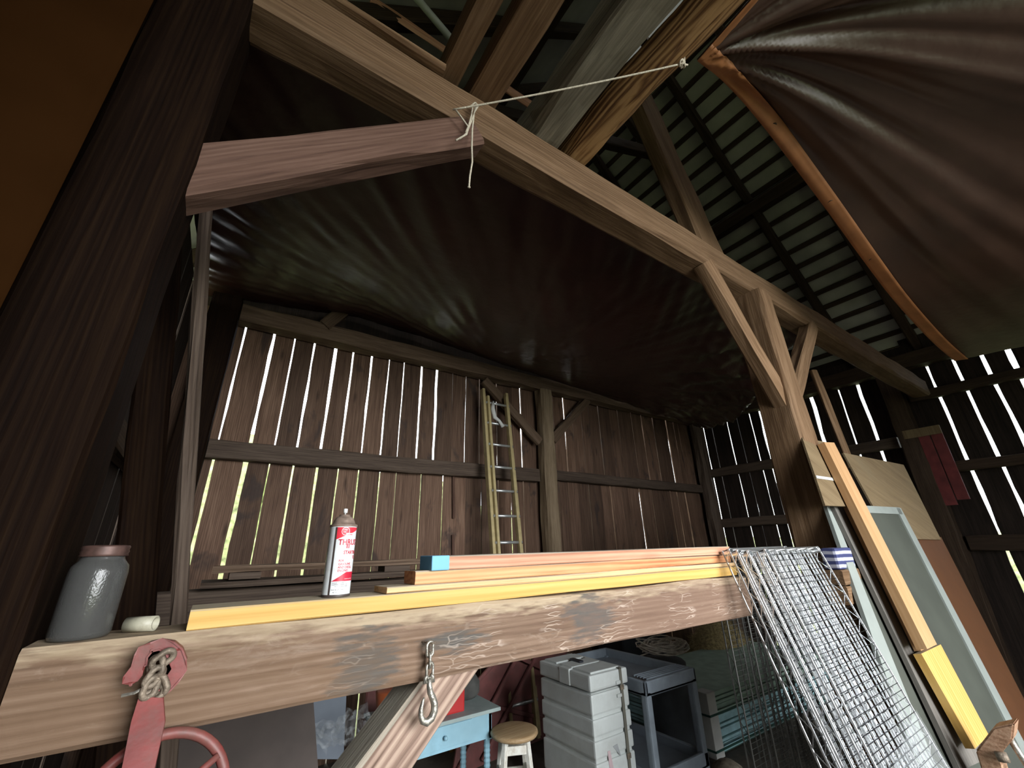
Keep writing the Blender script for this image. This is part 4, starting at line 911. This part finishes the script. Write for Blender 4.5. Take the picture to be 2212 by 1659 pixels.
bm = bmesh.new(); box(bm, (sx-.013, cy0-.008, .01), (sx+.013, cy0-.004, ch+.004)); box(bm, (sx-.013, cy0-.008, ch+.001), (sx+.013, cy1+.008, ch+.006)); box(bm, (sx-.013, cy1+.004, .01), (sx+.013, cy1+.008, ch+.004)); sp = obj('strap', bm, STR, cs)
for z in (.42, .82):
    bm = bmesh.new(); box(bm, (sx-.018, cy0-.014, z), (sx+.018, cy0-.006, z+.03), .002); obj('buckle', bm, RUSTY, sp)
def tri(pts, nm, mat, par):
    bm = bmesh.new(); slab(bm, pts, (0, 1, 0), .0015); return obj(nm, bm, mat, par)
STK = flatm('pinkish_paper_sticker', (.50, .38, .40), .6)
fy = cy0-.0025
tri([(cx0+.11, fy, .50), (cx0+.135, fy, .50), (cx0+.155, fy, .385), (cx0+.118, fy, .375)], 'sticker', STK, cs)
tri([(cx0+.165, fy, .515), (cx0+.21, fy, .52), (cx0+.235, fy, .445)], 'sticker', flatm('grey_paper_sticker', (.33, .35, .36), .6), cs)

# ------------------------------------------------------------------ grey utility cart with coiled rope
ca = empty('utility_cart', (3.2, 3.0, 0), 'blue-grey plastic utility cart beside the case', 'cart')
CG = plain('blue_grey_cart_plastic', (.27, .32, .37), .5, var=.12, vscale=6, dirt=(.14, .15, .16), dirtamt=.4)
kx0, kx1, ky0, ky1 = 2.84, 3.46, 2.50, 3.50
def tray(nm, z0, z1):
    bm = bmesh.new(); box(bm, (kx0, ky0, z0), (kx1, ky1, z0+.03), .01)
    for a, b3 in (((kx0, ky0, z0), (kx0+.03, ky1, z1)), ((kx1-.03, ky0, z0), (kx1, ky1, z1)), ((kx0, ky0, z0), (kx1, ky0+.03, z1)), ((kx0, ky1-.03, z0), (kx1, ky1, z1))): box(bm, a, b3, .01)
    return obj(nm, bm, CG, ca)
tt = tray('top_tray', .76, .86); tray('bottom_tray', .22, .32)
for i in range(5):
    bm = bmesh.new(); box(bm, (kx0+.06, ky0+.03+.03*i, .855), (kx1-.04, ky0+.045+.03*i, .868), .004); obj('tray_rib', bm, CG, tt)
for x, y in ((kx0, ky0), (kx1-.06, ky0), (kx0, ky1-.06), (kx1-.06, ky1-.06)):
    bm = bmesh.new(); box(bm, (x, y, .12), (x+.06, y+.06, .80), .014); obj('leg', bm, CG, ca)
    bm = bmesh.new(); lathe(bm, (x+.015, y+.03, .06), [(.055, 0), (.06, .008), (.06, .022), (.055, .03)], 20, axis=(1, 0, 0)); obj('caster', bm, flatm('dark_rubber', (.03, .03, .03), .7), ca)
# rope heap on an upturned dark tub beyond the cart
bm = bmesh.new(); lathe(bm, (3.86, 3.15, 0), [(.20, 0), (.21, .5), (.22, .74), (.20, .76), (.02, .765)], 24); tag(obj('dark_tub', bm, plain('dark_dusty_tub', (.04, .045, .05), .8, var=.3), smooth=True), 'dark dusty tub beyond the cart under the rope heap', 'tub')
bm = bmesh.new(); rc_ = Vector((3.86, 3.12, .80)); pts = []
random.seed(3)
for k in range(420):
    t = k*.33; r_ = .13+.06*math.sin(k*.051)+.03*noise.noise(Vector((k*.11, 0, 0)))
    pts.append(rc_+Vector((math.cos(t)*r_*1.25+.05*noise.noise(Vector((k*.07, 1, 0))), math.sin(t)*r_*1.2+.05*noise.noise(Vector((k*.06, 5, 0))), .05+.055*noise.noise(Vector((k*.09, 9, 3)))+.02*math.sin(t*2.3)+.00012*k)))
pts += [rc_+Vector((-.22, .06, .02)), rc_+Vector((-.30, .10, .0)), rc_+Vector((-.33, .04, .0)), rc_+Vector((-.26, 0, .01))]
tube(bm, pts, .0062, 6); tag(obj('rope_coil', bm, plain('grey_tan_rope', (.55, .50, .42), .85, var=.2, vscale=30, bump=.6, bscale=150), smooth=True), 'tangled grey-tan rope heap beyond the utility cart', 'rope')

# hay heap
HAY = plain('dull_hay', (.34, .27, .13), .95, var=.5, vscale=30, bump=1, bscale=60)
random.seed(5)
bm = bmesh.new()
def hm(x, y): return .80*math.exp(-((x-6.25)/.72)**2-((y-4.05)/.42)**2)
def hf(u, v):
    x, y = 4.9+2.8*u, 3.3+1.5*v; return Vector((x, y, hm(x, y)+.07*noise.noise(Vector((x*5, y*5, 0)))))
grid(bm, hf, 60, 50)
for i in range(9000):
    x, y = random.gauss(6.2, .6), random.gauss(4.0, .35)
    if y > 4.75 or x < 4.9 or x > 7.7 or y < 3.3: continue
    p = Vector((x, y, hm(x, y)+.02)); d = Vector((random.gauss(0, 1), random.gauss(0, 1), random.gauss(.2, .5))).normalized()*random.uniform(.05, .14); s = d.orthogonal().normalized()*.0022
    bm.faces.new([bm.verts.new(q) for q in (p-s, p+s, p+d)])
tag(obj('hay_heap', bm, HAY), 'heap of loose dull hay beyond the rope at the back', 'hay', kind='stuff')
bm = bmesh.new(); box(bm, (4.6, 4.35, 0), (5.5, 4.8, .75), .03); tag(obj('dark_box', bm, flatm('dark_blue_grey_box', (.03, .035, .045), .7)), 'dark long box against the back wall left of the hay', 'box')

# stack of pale blue-green siding strips with corner post
ss = empty('siding_stack', (4.1, 2.9, 0), 'stacked pale blue-green siding strips bound with green strap', 'siding stack')
x0, y0 = 4.10, 2.90
SBLU = [plain('siding_pale_blue', (.36, .58, .62), .5, var=.2, vscale=9), plain('siding_pale_green', (.30, .42, .34), .55, var=.2, vscale=9), plain('siding_dark_green', (.06, .11, .09), .6, var=.2)]
random.seed(9)
z = .02; i = 0
while z < .47:
    h = .030 if i % 3 else .045; mt = SBLU[0] if z < .30 else SBLU[1]
    e = random.uniform(-.012, .012)
    bm = bmesh.new(); box(bm, (x0+e, y0+e, z), (x0+2.6, y0+1.1, z+h-.008), .003); obj('siding_strip', bm, mt, ss); z += h; i += 1
bm = bmesh.new(); box(bm, (x0+.02, y0+.02, .0), (x0+2.58, y0+1.08, .46)); obj('stack_core', bm, SBLU[2], ss)
bm = bmesh.new(); box(bm, (x0-.06, y0-.06, .02), (x0+.07, y0+.07, .51), .006); obj('corner_post_sleeve', bm, plain('chalky_white_sleeve', (.50, .50, .47), .7, var=.1), ss)
for z in (.07, .33):
    bm = bmesh.new(); box(bm, (x0-.066, y0-.066, z), (x0+2.61, y0-.06, z+.016)); box(bm, (x0-.066, y0-.066, z), (x0-.06, y0+1.1, z+.016)); obj('strap', bm, flatm('dark_green_strap', (.02, .07, .055), .5), ss)
bm = bmesh.new(); lathe(bm, (3.85, 2.62, 0), [(.08, 0), (.13, .03), (.12, .09), (.06, .13), (.01, .14)], 12); tag(obj('straw_clump', bm, plain('pale_straw_clump', (.36, .31, .24), .95, var=.3, vscale=30, bump=1, bscale=50), smooth=True), 'small pale straw clump at the foot of the white sleeve', 'straw')

# ------------------------------------------------------------------ dark things at lower left
bm = bmesh.new(); slab(bm, [at(350, 1480, 'Y', 2.3), at(672, 1440, 'Y', 2.3), at(690, 1700, 'Y', 2.3), at(300, 1750, 'Y', 2.3)], (0, 1, 0), .04); tag(obj('brown_door', bm, plain('dark_brown_panel', (.055, .04, .034), .7, var=.2)), 'large dark brown flat door standing behind the hand wheel', 'door')
bm = bmesh.new(); slab(bm, [at(655, 1420, 'Y', 3.6), at(752, 1420, 'Y', 3.6), at(742, 1640, 'Y', 3.6), at(655, 1640, 'Y', 3.6)], (0, 1, 0), .03); tag(obj('blue_grey_panel', bm, flatm('blue_grey_sheet', (.11, .13, .16), .6)), 'blue-grey flat panel behind the brown door', 'panel')
bm = bmesh.new()
def cf(u, v):
    p = at(672+125*u, 1605-45*v-30*u*v+10*math.sin(u*5), 'Y', 3.3); n3 = Vector((u*5, v*5, 1)); return p+Vector((.03*noise.noise(n3), .12*noise.noise(n3*2), .05*noise.noise(n3*1.7)))
grid(bm, cf, 30, 18); tag(obj('film_bundle', bm, FILM), 'crumpled clear plastic film in front of the blue-grey panel', 'plastic film')
bm = bmesh.new(); lathe(bm, (.72, 2.75, 0), [(.2, 0), (.24, .35), (.25, .36), (.23, .35), (.19, .02), (.01, .02)], 20); tag(obj('blue_tub', bm, flatm('deep_blue_plastic', (.02, .05, .14), .5), smooth=True), 'deep blue plastic tub on the floor left of the brace', 'tub')
T('red_brown_plank', 'red-brown plank upright behind the diagonal brace', 'plank', (1.35, 4.0, 0), (1.38, 4.0, 1.4), .03, .25, REDB)
